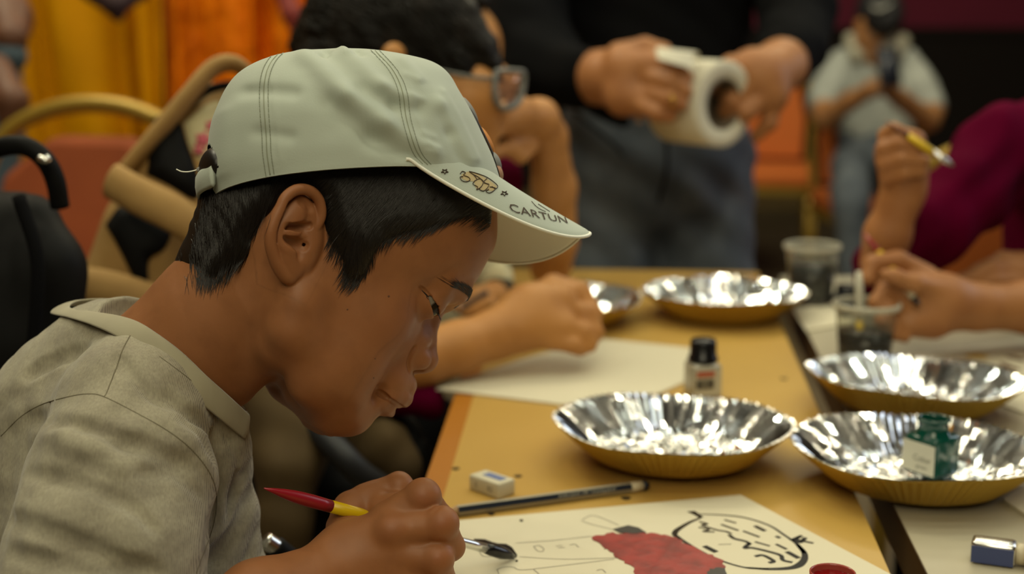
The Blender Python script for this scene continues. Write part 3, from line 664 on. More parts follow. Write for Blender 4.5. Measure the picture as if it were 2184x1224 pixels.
# forearm and wrist
AV.limb([ap(430, 1420, .80), ap(560, 1300, .83), ap(700, 1228, .866)], [3.3, 2.9, 2.1], .8)
AV.limb([ap(705, 1225, .872), ap(750, 1180, .876)], [2.0, 1.9], 1.0)
# palm: rays to the knuckles
for a, b, ra, rb_ in [((785, 1160, .888), (828, 1112, .874), 1.2, 1.12), ((738, 1170, .874), (835, 1130, .866), 1.7, 1.2), ((715, 1210, .868), (848, 1180, .866), 1.7, 1.15), ((715, 1240, .868), (845, 1235, .868), 1.6, 1.1)]:
    AV.cone(ap(*a), ap(*b), ra, rb_, .8)
# fingers: knuckle, middle joint, last joint, tip
FING = {'index': [(826, 1106, .874), (900, 1060, .872), (938, 1105, .886), (922, 1146, .892)], 'middle': [(838, 1132, .865), (940, 1118, .862), (962, 1166, .874), (930, 1196, .884)],
        'ring': [(850, 1182, .865), (931, 1192, .862), (945, 1240, .872), (905, 1262, .880)], 'little': [(846, 1236, .868), (915, 1262, .864), (915, 1298, .872), (880, 1305, .878)]}
RAD = {'index': [1.10, 1.04, .86, .70], 'middle': [1.0, .98, .84, .70], 'ring': [.98, .95, .80, .68], 'little': [1.0, .82, .70, .6]}
for k in FING:
    T = Vol(AV.lo, AV.lo+AV.h*(AV.n-1), AV.h); P = [ap(*q) for q in FING[k]]
    T.limb(P, RAD[k], .3)
    d = T.v; a = AV.v; kk = .22; AV.v = np.minimum(a, d)-np.maximum(kk-np.abs(a-d), 0)**2*(.25/kk)
    AV.ell(P[1]+np.array([.1, .1, .1]), (RAD[k][1]*1.06,)*3, .25)
# webs that tie the first finger bones together
for a, b, ra, rb_ in [((835, 1120, .871), (884, 1112, .869), .95, .80), ((842, 1160, .868), (898, 1162, .867), 1.0, .82), ((845, 1210, .868), (892, 1228, .868), 1.0, .82)]: AV.cone(ap(*a), ap(*b), ra, rb_, .7)
# thumb, behind the brush
AV.limb([ap(735, 1125, .893), ap(748, 1085, .903), ap(795, 1060, .908)], [1.2, 1.0, .92], .7)
AV.limb([ap(780, 1062, .908), ap(850, 1034, .912), ap(893, 1076, .908), ap(908, 1120, .902)], [.95, .80, .74, .56], .3)
AV.ell(ap(852, 1036, .910), (.86, .86, .86), .25)
AV.limb([ap(815, 1080, .899), ap(860, 1075, .893)], [.8, .8], .6)        # web of the thumb
# bones and creases on the back of the hand
AV.ell(ap(836, 1130, .858), (.9, .75, .8), .6)
AV.limb([ap(886, 1118, .850), ap(912, 1096, .852), ap(936, 1080, .858)], [.10, .12, .1], .2, 'cut')
AV.limb([ap(895, 1165, .846), ap(935, 1155, .848)], [.08, .1], .35, 'cut')
AVm, AFc = AV.mesh(3)

# ---- trunk under the shirt
SF = Frame(cam_pt(330, 880, .92), CAMA); sp = lambda u, v, d: SF.px(u, v, d)
TVo = Vol((-16, -13, -24), (11, 14, 8), .5)
TVo.limb([sp(360, 840, .92), sp(300, 960, .93), sp(230, 1500, 1.0)], [3.2, 5, 6], 2)
TVo.limb([sp(300, 960, .875), sp(255, 1040, .85), sp(215, 1240, .825), sp(430, 1420, .80)], [3.2, 3.6, 3.6, 3.2], 1.5)
TVm, TFc = TVo.mesh(2)

boy = thing('person', 'boy in a pale green cap and grey-beige shirt painting with a brush', 'person', tuple(cam_pt(300, 1224, .93)[:2])+(.45,))
Vw = np.vstack([HF.w(HVm), AF.w(AVm), SF.w(TVm)])
Fw = np.vstack([HF.faces(HFc), AF.faces(AFc)+len(HVm), SF.faces(TFc)+len(HVm)+len(AVm)])
SKIN = np.array([.29, .118, .046])
def gauss(P, c, r): return np.exp(-(((P-np.array(c))/np.array(r))**2).sum(1))
colr = np.tile(SKIN, (len(Vw), 1)); P = HVm.copy(); P[:, 1] = np.abs(P[:, 1]); nH = len(HVm)
def tint(c, r, col, amt):
    g = (gauss(P, c, r)*amt)[:, None]; colr[:nH] = colr[:nH]*(1-g)+np.array(col)*g
tint((11.4, 0, -5.4), (1.2, 1.9, .55), (.26, .11, .065), .9); tint((11.6, 0, -4.5), (1.0, 1.9, .4), (.22, .088, .05), .8)     # lips
tint((8.2, 4.5, -1.5), (2.2, 2.2, 2.0), (.27, .098, .042), .6)                                                # cheek
tint((-1, 7.2, .8), (1.8, 2.0, 3.2), (.27, .105, .042), .7)                                                    # ear
tint((10.0, 3.0, 2.0), (.6, 1.6, .7), (.15, .062, .026), .5)                                                  # lid
hp = AVm
for c in (ap(836, 1128, .845), ap(905, 1060, .86), ap(945, 1115, .85), ap(935, 1190, .85)):
    g = (gauss(hp, c, (.8, 1.6, .7))*.5)[:, None]; colr[nH:nH+len(hp)] = colr[nH:nH+len(hp)]*(1-g)+np.array([.26, .082, .035])*g
M['skin'] = mat('boy_skin', SKIN, .50, spec=.35, attr='tint', var=(70, (.25, .10, .039), .45, .75), bump=(420, .10, .0006), sss=(.12, .006))
me = mesh_np('body', Vw-wloc(boy), Fw); paint(me, 'tint', colr); link('body', me, M['skin'], boy)

# ---- eyes, lashes, brows
M['eye'] = mat('eyeball', (.20, .17, .13), .25, spec=.25); M['iris'] = mat('dark_iris', (.010, .006, .004), .2, spec=.15); M['hair'] = mat('black_hair', (.008, .006, .005), .42, spec=.5)  # eyeball colour darkened to hold the shade of the lids
for s in S2:
    c = np.array([EC[0], EC[1]*s, EC[2]]); g = unit((.74, .54, -.42)); a = unit(np.cross(g, (0, 1, 0))); b = np.cross(g, a); ax = np.array([a, b, g])
    prof = [(ER*math.sin(t), ER*math.cos(t)) for t in np.linspace(.70, PI, 22)]
    mb = MB().lathe([(max(r, .0), z) for r, z in prof], 28, c, ax); e = obj('eye', HF.w(mb.V), HF.faces(mb.F), M['eye'], boy, world=True)
    mb = MB().lathe([(0, ER*1.03)]+[(ER*1.0*math.sin(t), ER*1.0*math.cos(t)+.02*(t < .5)) for t in np.linspace(.1, .74, 9)], 28, c, ax); obj('iris', HF.w(mb.V), HF.faces(mb.F), M['iris'], e, world=True)
    # upper lashes along the traced lid edge
    L = [HF.l(h) for h in (rayhit(htree, u, v, .0001) for u, v in spline(LIDPX, 16)) if h is not None]; L = [p*[1, s, 1] for p in L]
    L = [p for i, p in enumerate(L) if i == 0 or np.linalg.norm(p-L[i-1]) < .6]
    mb = MB(); rng = random.Random(5); n = len(L)
    if n > 3:
        mb.tube(L, np.interp(np.linspace(0, 1, n), [0, .3, .8, 1], [.02, .06, .085, .06]), 6); Q0 = spline(L, 30)
        for i in range(8, 30):
            base = Q0[i]; t = i/29; dr = np.array([.26, .10*s, -.26])*(.5+.7*t)+np.array([rng.uniform(-.04, .04), 0, rng.uniform(-.04, .04)])
            Q = spline([base, base+dr*.5+[0, 0, -.05], base+dr], 5); mb.tube(Q, [.026, .022, .017, .011, .004], 4)
    obj('eyelashes', HF.w(mb.V), HF.faces(mb.F), M['hair'], boy, world=True, kind='stuff')
def front_hit(y, z):
    h = bvh.ray_cast(Vector((16, y, z)), Vector((-1, 0, 0))); return np.array(h[0]) if h[0] is not None else None
rng = random.Random(8)
for s in S2:
    mb = MB()
    for i in range(300):
        t = rng.random(); y = .9+3.7*t; zc_ = 2.85+.65*math.sin(t*PI*.75)-.55*max(0, t-.55); half = .42*(1-.55*t)
        q = front_hit(y*s, zc_+rng.uniform(-half, half))
        if q is None: continue
        d = np.array([-.25*t, s*(.35+.5*t), .55-.75*t+rng.uniform(-.15, .15)]); L = .5+.3*rng.random()
        Q = [q+d*L*k/3+np.array([.05*(1-abs(k-1.5)/1.5), 0, 0]) for k in range(4)]
        for j in range(4):
            hq = front_hit(Q[j][1], Q[j][2])
            if hq is not None: Q[j][0] = hq[0]+.02+.03*(j > 0)
        mb.tube(Q, [.018, .018, .013, .004], 3, cap=False)
    obj('eyebrow', HF.w(mb.V), HF.faces(mb.F), M['hair'], boy, world=True, kind='stuff')

# ---- hair: a close dark cap of hair and some thousand single strands
def side_pt(u, v, y=6.3): q = ear_pt(u, v, y); return (q[0], q[2])
HL = [side_pt(*p) for p in [(1085, 330), (1066, 478), (1040, 462), (1000, 458), (960, 470), (930, 480), (890, 490), (850, 500), (815, 512), (792, 545), (775, 588), (758, 592), (738, 582), (728, 545), (715, 525), (696, 500), (688, 470), (676, 425), (640, 402), (600, 425), (585, 450), (562, 470), (548, 500), (545, 530), (532, 552, 5.8), (500, 570, 5.2), (460, 584, 4.0), (425, 586, 3.0), (396, 576, 2.0), (376, 560, 1.2), (330, 540, .5), (340, 420), (420, 300), (600, 200), (900, 200)]]
HLa = np.array(HL)
def inpoly(x, z):
    x = np.asarray(x, float); z = np.asarray(z, float); r = np.zeros(np.broadcast(x, z).shape, bool); n = len(HLa)
    for i in range(n):
        (x0, z0), (x1, z1) = HLa[i], HLa[(i+1) % n]
        c = ((z0 > z) != (z1 > z)); r ^= c & (x < (x1-x0)*(z-z0)/(z1-z0+1e-9)+x0)
    return r
def edge_dist(x, z):
    d = np.full(np.broadcast(x, z).shape, 99.0); n = len(HLa)
    for i in range(n):
        a = HLa[i]; e = HLa[(i+1) % n]-a; t = np.clip(((x-a[0])*e[0]+(z-a[1])*e[1])/(e@e), 0, 1); d = np.minimum(d, np.hypot(x-a[0]-t*e[0], z-a[1]-t*e[1]))
    return np.where(inpoly(x, z), -d, d)
HHv = Vol((-11, -8.5, -7), (13.5, 8.5, 13.4), .16)
sl, X, Y, Z = HHv.sub(HHv.lo, HHv.lo+HHv.h*HHv.n)
ed = edge_dist(X[:, :, 0], Z[:, 0, :][0][None, :] if False else Z[0, 0, :][None, :])[:, None, :]
skin = HV.v; gi = [np.clip(np.round((a-HV.lo[i])/HV.h).astype(int), 0, HV.n[i]-1) for i, a in enumerate((X.ravel(), Y.ravel(), Z.ravel()))]
base = head_fn(X, Y, Z)
thick = .45*np.clip(-ed/1.1, 0, 1)**.6
strip = .03*np.sin(9*(X*.6+Z*.8)+2*np.sin(1.3*Z)+Y)*np.clip(-ed, 0, 1)
napeN = HF.px(500, 568, .90); napeB = HF.px(415, 650, .91); D = napeB-napeN
tt = np.clip(((X-napeN[0])*D[0]+(Y-napeN[1])*D[1]+(Z-napeN[2])*D[2])/(D@D), 0, 1); nape = np.sqrt((X-napeN[0]-tt*D[0])**2+(Y-napeN[1]-tt*D[1])**2+(Z-napeN[2]-tt*D[2])**2)-(3.15-.85*tt)
nn_ = HF.px(570, 640, .90); nape = np.minimum(nape, np.sqrt((X-nn_[0])**2+(Y-nn_[1])**2+(Z-nn_[2])**2)-4.9)
k = 1.6; base = np.minimum(base, nape)-np.maximum(k-np.abs(base-nape), 0)**2*(.25/k)
HHv.v[sl] = np.maximum(base-thick-strip, ed+.03*np.sin(7*X)+.0)
HHm, HHf = HHv.mesh(2)
hair = obj('hair', HF.w(HHm), HF.faces(HHf), M['hair'], boy, world=True)
hbvh = BVHTree.FromPolygons([tuple(p) for p in HHm], [tuple(f) for f in HHf])
def hair_hit(x, z, s=1):
    h = hbvh.ray_cast(Vector((x, 14*s, z)), Vector((0, -s, 0))); a = h[0][1] if h[0] is not None else None
    b = skin_y(x, z, s)
    if a is None: return b
    return a if b is None or abs(a) > abs(b) or abs(b) > abs(a)+.6 else b
def flow(x, z, s):                         # combing direction in the side view
    # screen directions turned into head axes (nose axis falls 30 degrees)
    def sc(dx, dy): return np.array([dx*.866+dy*.5, dx*.5-dy*.866])
    front = np.clip((x-1.0)/3, 0, 1); back = np.clip((-1.5-x)/2.5, 0, 1)
    d = sc(-.62, .78)*(1-back)+sc(.05, 1.0)*back
    side = np.exp(-(((x-3.3)/1.6)**2+((z-1.2)/1.3)**2)); d = d*(1-side)+sc(.18, 1.0)*side
    fr = np.clip((x-6.2)/2.0, 0, 1); d = d*(1-fr)+sc(-.85, .45)*fr
    return d/np.linalg.norm(d)
EARP = np.array([ear_pt(*p)[[0, 2]] for p in [(700, 520), (697, 470), (690, 425), (670, 402), (645, 394), (612, 402), (592, 420), (576, 455), (562, 490), (562, 520), (600, 600), (660, 600)]])
def in_ear(x, z):
    r = False; n = len(EARP)
    for i in range(n):
        (x0, z0), (x1, z1) = EARP[i], EARP[(i+1) % n]
        if (z0 > z) != (z1 > z) and x < (x1-x0)*(z-z0)/(z1-z0)+x0: r = not r
    return r
rng = np.random.RandomState(11); mb_v = []; mb_f = []; cnt = 0
tries = rng.uniform((-8, -6), (10.5, 9), size=(26000, 2)); ok = inpoly(tries[:, 0], tries[:, 1]); tries = tries[ok]; edv = edge_dist(tries[:, 0], tries[:, 1])
for (x, z), e in zip(tries, edv):
    s = 1 if rng.rand() < .86 else -1
    L = rng.uniform(1.2, 2.6); n = 6
    if e > -.8: L *= .62
    pts = []; px_, pz_ = x, z; lift0 = rng.uniform(.0, .05); wob = rng.normal()*.10
    for k in range(n):
        y = hair_hit(px_, pz_, s)
        if y is None or abs(y) < .5: break
        if pts and abs(abs(y)-abs(pts[-1][1])) > .45: y = np.sign(y)*(abs(pts[-1][1]) - .05)
        pts.append((px_, y+s*(lift0+.02+.03*k/n), pz_)); d = flow(px_, pz_, s); a = wob; d = np.array([d[0]*math.cos(a)-d[1]*math.sin(a), d[0]*math.sin(a)+d[1]*math.cos(a)]); px_ += d[0]*L/(n-1); pz_ += d[1]*L/(n-1)
    while pts and x > -3.4 and in_ear(pts[-1][0], pts[-1][2]): pts.pop()
    if len(pts) < 4 or in_ear(x, z): continue
    P = np.array(pts); m = len(P); T = np.gradient(P, axis=0); T /= np.linalg.norm(T, axis=1)[:, None]; N = np.array([0, s, 0.])
    B = np.cross(T, N); B /= np.linalg.norm(B, axis=1)[:, None]+1e-9; w_ = np.interp(np.linspace(0, 1, m), [0, .2, .7, 1], [.010, .016, .014, .002])[:, None]
    R = np.stack([P-B*w_, P+N*w_*1.2, P+B*w_], 1); o = cnt; mb_v.append(R.reshape(-1, 3)); cnt += 3*m
    for k in range(m-1):
        a = o+3*k; mb_f += [(a, a+1, a+4, a+3), (a+1, a+2, a+5, a+4)]
M['strand'] = mat('hair_strand', (.010, .0075, .006), .38, spec=.4)
obj('strands', HF.w(np.vstack(mb_v)), np.array(mb_f), M['strand'], hair, world=True, kind='stuff')
# ---------------------------------------------------------------- the cap
def rayhit(tree, u, v, off=0.0):           # where the line of sight through a measured point meets a modelled surface
    d = CR*(u-1092)/FPX+CU*(612-v)/FPX+CF; h = tree.ray_cast(Vector(CAMP), Vector(unit(d)))
    return None if h[0] is None else np.array(h[0])+off*np.array(h[1])*(1 if np.array(h[1])@d < 0 else -1)
KF = head_frame(cam_pt(752, 402, .90), 16, -3.5, 9)
KH = np.array([-.35, 0, 1.2, 2.9, 4.4, 5.5, 6.5, 7.2, 7.75, 8.15, 8.4, 8.5])
KH = KH*1.02
KB = np.array([-8.9, -8.95, -9.1, -8.9, -8.6, -8.15, -7.6, -7.0, -6.1, -5.0, -3.6, -2.6])
KX = np.array([9.55, 9.50, 9.2, 8.5, 7.85, 7.35, 6.95, 6.35, 4.9, 3.1, 1.0, -2.2])
KW = np.array([7.35, 7.4, 7.5, 7.5, 7.15, 6.6, 5.8, 5.0, 4.1, 3.0, 1.6, .15])
nl = 130; kt = np.linspace(0, 1, nl); lev = np.linspace(0, len(KH)-1, nl); li = np.arange(len(KH))
kh, kb, kx, kw = [np.array(curve1(li, q, lev)) for q in (KH, KB, KX, KW)]
nth = 300; th = np.arange(nth)*2*PI/nth
def sgnp(c, p): return np.sign(c)*np.abs(c)**p
def kpx(u, v): q = KF.px(u, v, .86); return np.array([q[0], q[2]])
FOLD = []
for pl, w_, amp in [([(650, 125), (720, 230), (800, 290), (905, 345)], 24, .15), ([(690, 250), (775, 318), (870, 362)], 22, -.14), ([(735, 115), (800, 200), (862, 232)], 18, .09), ([(765, 215), (830, 244), (884, 246)], 17, -.12), ([(860, 122), (930, 225), (1000, 345)], 18, .10), ([(905, 185), (955, 290), (985, 350)], 14, -.07), ([(950, 190), (1020, 330)], 12, .06),
                    ([(522, 212), (612, 226)], 16, -.12), ([(540, 310), (604, 324)], 13, -.07), ([(640, 170), (690, 300)], 26, -.05), ([(690, 120), (750, 200)], 16, -.06), ([(480, 250), (470, 380)], 18, .06), ([(862, 165), (885, 175)], 9, .04), ([(868, 215), (892, 222)], 8, .04), ([(890, 300), (915, 306)], 7, .04), ([(895, 325), (922, 330)], 7, .04), ([(700, 101), (690, 116)], 10, -.12), ([(765, 100), (768, 114)], 9, -.10), ([(735, 99), (740, 116)], 9, .07)]:
    FOLD += [(p, q, w_, amp) for p, q in zip(pl, pl[1:])]
SEAMS = [[(607, 103), (580, 130), (566, 165), (563, 215), (568, 290), (570, 330), (578, 384)], [(800, 108), (838, 150), (858, 195), (866, 250), (880, 300), (893, 330), (912, 352)]]
def seg_d(X, Z, a, b):
    e = b-a; t = np.clip(((X-a[0])*e[0]+(Z-a[1])*e[1])/(e@e), 0, 1); return np.hypot(X-a[0]-t*e[0], Z-a[1]-t*e[1])
c_, s_ = np.cos(th)[None], np.sin(th)[None]; pw = (2/2.25+ (1-2/2.25)*np.clip((kt-.75)/.25, 0, 1))[:, None]
xc = ((kx+kb)/2)[:, None]; aa = ((kx-kb)/2)[:, None]
Xk = xc+aa*sgnp(c_, pw); Yk = kw[:, None]*sgnp(s_, pw); rimz = lambda x, h: -.65*np.clip((x-1)/8.4, 0, 1)**2*np.clip(1-h/4, 0, 1)
Zk = kh[:, None]+0*Xk; Zk = Zk+rimz(Xk, Zk)
disp = .025*noise3((Xk, Yk, Zk), 3, 8, .55)
near = np.clip(Yk/2.0+.6, 0, 1)
for a, b, w_, amp in FOLD:
    disp = disp+2.3*amp*np.exp(-(seg_d(Xk, Zk, kpx(*a), kpx(*b))/(w_/33.3))**2)*near
for sm in SEAMS:
    P = [kpx(*p) for p in spline(sm, 26)]; d = np.min([seg_d(Xk, Zk, P[i], P[i+1]) for i in range(len(P)-1)], 0)
    disp = disp+(.035*np.exp(-(d/.42)**4)-.06*np.exp(-(d/.07)**2))*(Yk > 0)
    for off in (.36, -.36): pass
up = np.clip((Zk-6.0)/2.5, 0, 1); nrm = np.stack([np.cos(th)[None]*(1-up)+0*Xk, np.sin(th)[None]*(1-up)+0*Xk, up], -1); nrm /= np.linalg.norm(nrm, axis=-1)[..., None]
fade = np.clip((kh+.35)/.8, 0.15, 1)[:, None]*np.clip((8.45-kh)/.5, 0, 1)[:, None]
G = np.stack([Xk, Yk, Zk], -1)+nrm*(disp*fade)[..., None]
# the arched gap at the back
gap = lambda p: (p[..., 0] < -8.3) & (np.abs(p[..., 1]) < 3.3) & (p[..., 2] < 3.1*np.sqrt(np.clip(1-(p[..., 1]/3.4)**2, 0, 1))) & (p[..., 2] > .9)
mb = MB(); mb.grid(G, close_v=True, flip=True)
Vk = np.array(mb.V); Fk = [f for f in mb.F if not gap(Vk[list(f)].mean(0))]
o_ = len(Vk); Vk = np.vstack([Vk, G[-1].mean(0)[None]]); Fk += [((nl-1)*nth+j, o_, (nl-1)*nth+(j+1) % nth) for j in range(nth)]
# turn the rim inwards (sweatband)
inn = [G[0]*[.985, .98, 1]+[0, 0, .0], G[8]*[.965, .955, 1]]; q = len(Vk); Vk = np.vstack([Vk]+inn)
for j in range(nth):
    k = (j+1) % nth; Fk += [(j, k, q+k, q+j), (q+j, q+k, q+nth+k, q+nth+j)]
M['cap'] = mat('sage_cotton', (.41, .455, .385), .8, var=(3, (.37, .41, .345), .35, .7), bump=(900, .15, .0005), sheen=.15)
M['cap_under'] = mat('cap_underside', (.80, .80, .70), .85, bump=(900, .12, .0005))
M['thread'] = mat('cap_thread', (.25, .27, .195), .8)
cap = obj('cap', KF.w(Vk), KF.faces([tuple(f) for f in Fk]), M['cap'], boy, world=True, label='pale sage green cotton cap')
kb_t = BVHTree.FromPolygons([tuple(p) for p in KF.w(Vk)], [tuple(f) for f in Fk])
mb = MB()
for sm in SEAMS:                           # rows of stitching either side of each seam
    for off in (-9, 9):
        Q = spline(sm, 90)+np.array([off, 0]); H = [rayhit(kb_t, u, v, .0004) for u, v in Q]
        for i in range(0, len(H)-2, 2):
            if H[i] is not None and H[i+1] is not None and np.linalg.norm(H[i]-H[i+1]) < .01: mb.tube([H[i], H[i]+(H[i+1]-H[i])*1.5], .00024, 4, cap=False)
mb.obj('stitching', M['thread'], cap, world=True, kind='stuff')
for sm in SEAMS:
    H = [h for h in (rayhit(kb_t, u, v, .0001) for u, v in spline(sm, 60)) if h is not None]; mb = MB().tube(H, .00035, 5); mb.obj('seam', M['thread'], cap, world=True)
# bill
TH = 80*PI/180; ns, nt = 81, 34; sB = np.sin(np.linspace(-PI/2, PI/2, ns)); i0 = int(round(.35/8.85*0))
rim = np.array([[9.45*math.cos(a*TH) if True else 0, 7.35*sgnp(math.sin(a*TH), 2/2.25), .05] for a in sB]); rim[:, 0] = .1+9.4*np.array([abs(math.cos(a*TH))**(2/2.25) for a in sB])
rim[:, 2] += rimz(rim[:, 0], 0)
xo = 1.4+(15.2-1.4)*(np.clip(1-(np.abs(rim[:, 1])/7.245)**2.7, 0, 1))**(1/1.75); pit = math.radians(27)
Lb = np.maximum(xo-rim[:, 0], 0)
def bill(off):
    P = np.zeros((ns, nt, 3))
    for j, t in enumerate(np.linspace(0, 1, nt)):
        e = t*Lb; drop = -math.tan(pit)*e - .105*(np.abs(rim[:, 1])**2)*np.clip(e/6.5, 0, 1) - .008*e**2
        P[:, j] = np.stack([rim[:, 0]+e, rim[:, 1], rim[:, 2]+drop], 1)
    ed_ = np.minimum(1, (1-np.linspace(0, 1, nt))/.04)[None]**.5
    P[:, :, 2] += off*ed_; P[:, :, 0] += off*.5*ed_; return P
top, bot = bill(.11), bill(-.09)
mb = MB(); mb.grid(top); bl = mb.obj if False else None
bv = KF.w(top.reshape(-1, 3)); F1 = [(i*nt+j, (i+1)*nt+j, (i+1)*nt+j+1, i*nt+j+1) for i in range(ns-1) for j in range(nt-1)]
billo = obj('bill', bv, F1, M['cap'], cap, world=True)
obj('bill_lining', KF.w(bot.reshape(-1, 3)), [tuple(reversed(f)) for f in F1], M['cap_under'], cap, world=True, label='cream green underside of the bill')
edge = KF.w(np.array([(top[i, -1]+bot[i, -1])/2 for i in range(ns)]))
MB().tube(edge, .0011, 8).obj('bill_piping', M['cap_under'], cap, world=True)
bt = BVHTree.FromPolygons([tuple(p) for p in bv], F1)
M['print_brown'] = mat('brown_print', (.05, .028, .012), .7); M['print_tan'] = mat('tan_print', (.42, .33, .17), .75)
def bill_stroke(mb, px, w_):
    P = spline(px, max(4, 5*len(px))) if len(px) > 2 else np.linspace(px[0], px[1], 5)
    H = [rayhit(bt, u, v, .0004) for u, v in P]; H = [h for h in H if h is not None]
    if len(H) > 2: mb.tube(H, w_, 4, cap=False)
mb = MB()
for s in [[(981, 371), (985, 366), (992, 369), (988, 374), (998, 378), (1002, 384), (994, 388), (984, 385), (981, 378), (987, 377)], [(1000, 367), (1010, 374), (1016, 383), (1012, 386)], [(1000, 366), (1018, 371), (1040, 380), (1060, 396), (1056, 403), (1048, 398)], [(1008, 372), (1022, 380), (1030, 388), (1040, 394)], [(1016, 383), (1024, 382), (1030, 388), (1026, 398), (1016, 405), (1018, 399), (1008, 393), (1012, 386)], [(1032, 391), (1042, 394), (1038, 402), (1030, 408), (1022, 404), (1026, 398)], [(1044, 399), (1056, 402), (1050, 409), (1042, 412), (1036, 408), (1042, 404)], [(1030, 388), (1038, 381)]]: bill_stroke(mb, s, .00028)
mb.obj('animal_print', M['print_brown'], billo, world=True, label='brown line drawing of a small tortoise')
pf = spline([(984, 372), (1000, 366), (1022, 372), (1058, 396), (1050, 407), (1034, 406), (1016, 402), (1010, 388), (996, 386), (984, 380), (984, 372)], 40)[:-1]; cc_ = pf.mean(0)
rw = [[rayhit(bt, *(cc_+(q-cc_)*t), .00015) for q in pf] for t in (0, .5, 1)]
if all(h is not None for r in rw for h in r): mb = MB().grid(np.array(rw), close_v=True); mb.obj('animal_fill', M['print_tan'], billo, world=True, label='tan fill of the tortoise drawing')
for c0 in ((948, 366), (1075, 413)):
    mb = MB(); st = [(c0[0]+(8 if k % 2 == 0 else 3.2)*math.cos(k*PI/5+.3), c0[1]+(5.5 if k % 2 == 0 else 2.2)*math.sin(k*PI/5+.3)) for k in range(11)]
    for a, b in zip(st, st[1:]): bill_stroke(mb, [a, b], .0003)
    mb.obj('star_print', M['print_brown'], billo, world=True, label='small brown star')
V2, F2 = text_mesh('CARTUN', 1.0); V2 = V2[:, :2]; a0, a1 = V2[:, 0].min(), V2[:, 0].max()
def lettermap(a, b):
    t = (a-a0)/(a1-a0); x = 1086+122*(t*1.12-.12*t*t); y = 443+40*t-12*t*t; sc = 25*(1-.30*t)
    return x-(b)*8-0, y-b*sc*1.05
H = [rayhit(bt, *lettermap(a, b), .0005) for a, b in V2]
if all(h is not None for h in H): obj('lettering', np.array(H), F2, M['print_brown'], billo, world=True, smooth=False, label='brown lettering CARTUN')
else: print('LETTER MISS', sum(h is None for h in H))
mb = MB(); bill_stroke(mb, [(1133, 430), (1142, 440), (1152, 447), (1163, 452)], .00025); bill_stroke(mb, [(1147, 436), (1158, 443), (1172, 452)], .00022); mb.obj('far_print', M['print_brown'], billo, world=True, label='edge of another brown drawing')
# appliques on the cap front, seen edge-on
def front_pt(y, h, off):
    f = np.interp(h, kh, kx); b = np.interp(h, kh, kb); w_ = np.interp(h, kh, kw); a = (f-b)/2; return np.array([(f+b)/2+a*(1-min(1, abs(y)/w_)**2.25)**(1/2.25)+off, y, h])
M['felt_black'] = mat('black_felt', (.012, .011, .012), .8); M['felt_orange'] = mat('orange_felt', (.55, .20, .02), .6); M['felt_grey'] = mat('grey_felt', (.22, .22, .20), .7); M['felt_peach'] = mat('peach_felt', (.42, .22, .13), .7)
for nm, m_, y0, h0, ry, rh, o in [('badge_backing', 'felt_black', .7, 3.2, 1.9, 2.6, .20), ('badge_disc', 'felt_orange', .6, 2.65, 1.4, 1.15, .55), ('badge_wing', 'felt_grey', .9, 4.55, 1.3, 1.1, .42), ('badge_tip', 'felt_black', .2, 5.2, .9, .8, .50), ('badge_foot', 'felt_grey', .9, 1.15, 1.1, .75, .45), ('badge_base', 'felt_peach', .9, .45, 1.0, .6, .35)]:
    R = []
    for r in np.linspace(0, 1, 8):
        row = []
        for a in np.arange(24)*2*PI/24:
            y, h = y0+ry*r*math.cos(a), h0+rh*r*math.sin(a); row.append(front_pt(y, h, o*math.sqrt(max(0, 1-r**3))+.02))
        R.append(row)
    mb = MB().grid(np.array(R), close_v=True); obj(nm, KF.w(mb.V), KF.faces(mb.F), M[m_], cap, world=True, label=M[m_].name.replace('_', ' ')+' applique on the cap front')
M['strap_grey'] = mat('grey_tape', (.24, .23, .21), .8)
# strap at the back with its loose thread, and the hair in the gap
Q = [KF.w(np.array(p)) for p in [(-8.9, 2.9, .55), (-9.45, 1.6, .55), (-9.65, 0, .6), (-9.45, -1.6, .6), (-8.9, -2.9, .6)]]
MB().tube(spline(Q, 24), .0018, 8, flat=4, up=KF.A[2]).obj('strap', M['cap'], cap, world=True)
Q = [cam_pt(456, 396, .868), cam_pt(449, 384, .868), cam_pt(440, 370, .867), cam_pt(428, 361, .868), cam_pt(420, 362, .869)]
MB().tube(spline(Q, 20), np.linspace(.0006, .0003, 20), 8, flat=4, up=(0.7, -.2, .5)).obj('strap_end', M['strap_grey'], cap, world=True, label='frayed grey strap end')
Q = [cam_pt(424, 361, .869), cam_pt(405, 366, .87), cam_pt(388, 366, .87), cam_pt(376, 361, .87)]; MB().tube(spline(Q, 16), .0004, 5).obj('loose_thread', M['cap_under'], cap, world=True)
TU = Vol((-11, -4.5, -1), (-7, 4.5, 3.6), .15).ell((-8.6, 0, 1.3), (1.0, 3.2, 1.5)); v_, f_ = TU.mesh(2); obj('hair_tuft', KF.w(v_), KF.faces(f_), M['hair'], cap, world=True, label='black hair showing in the cap gap')
Q = [KF.w(np.array([xc[-1, 0], 0, 8.42])), KF.w(np.array([xc[-1, 0], 0, 8.62]))]; MB().tube(Q, [.006, .0045], 16).obj('top_button', M['cap'], cap, world=True)

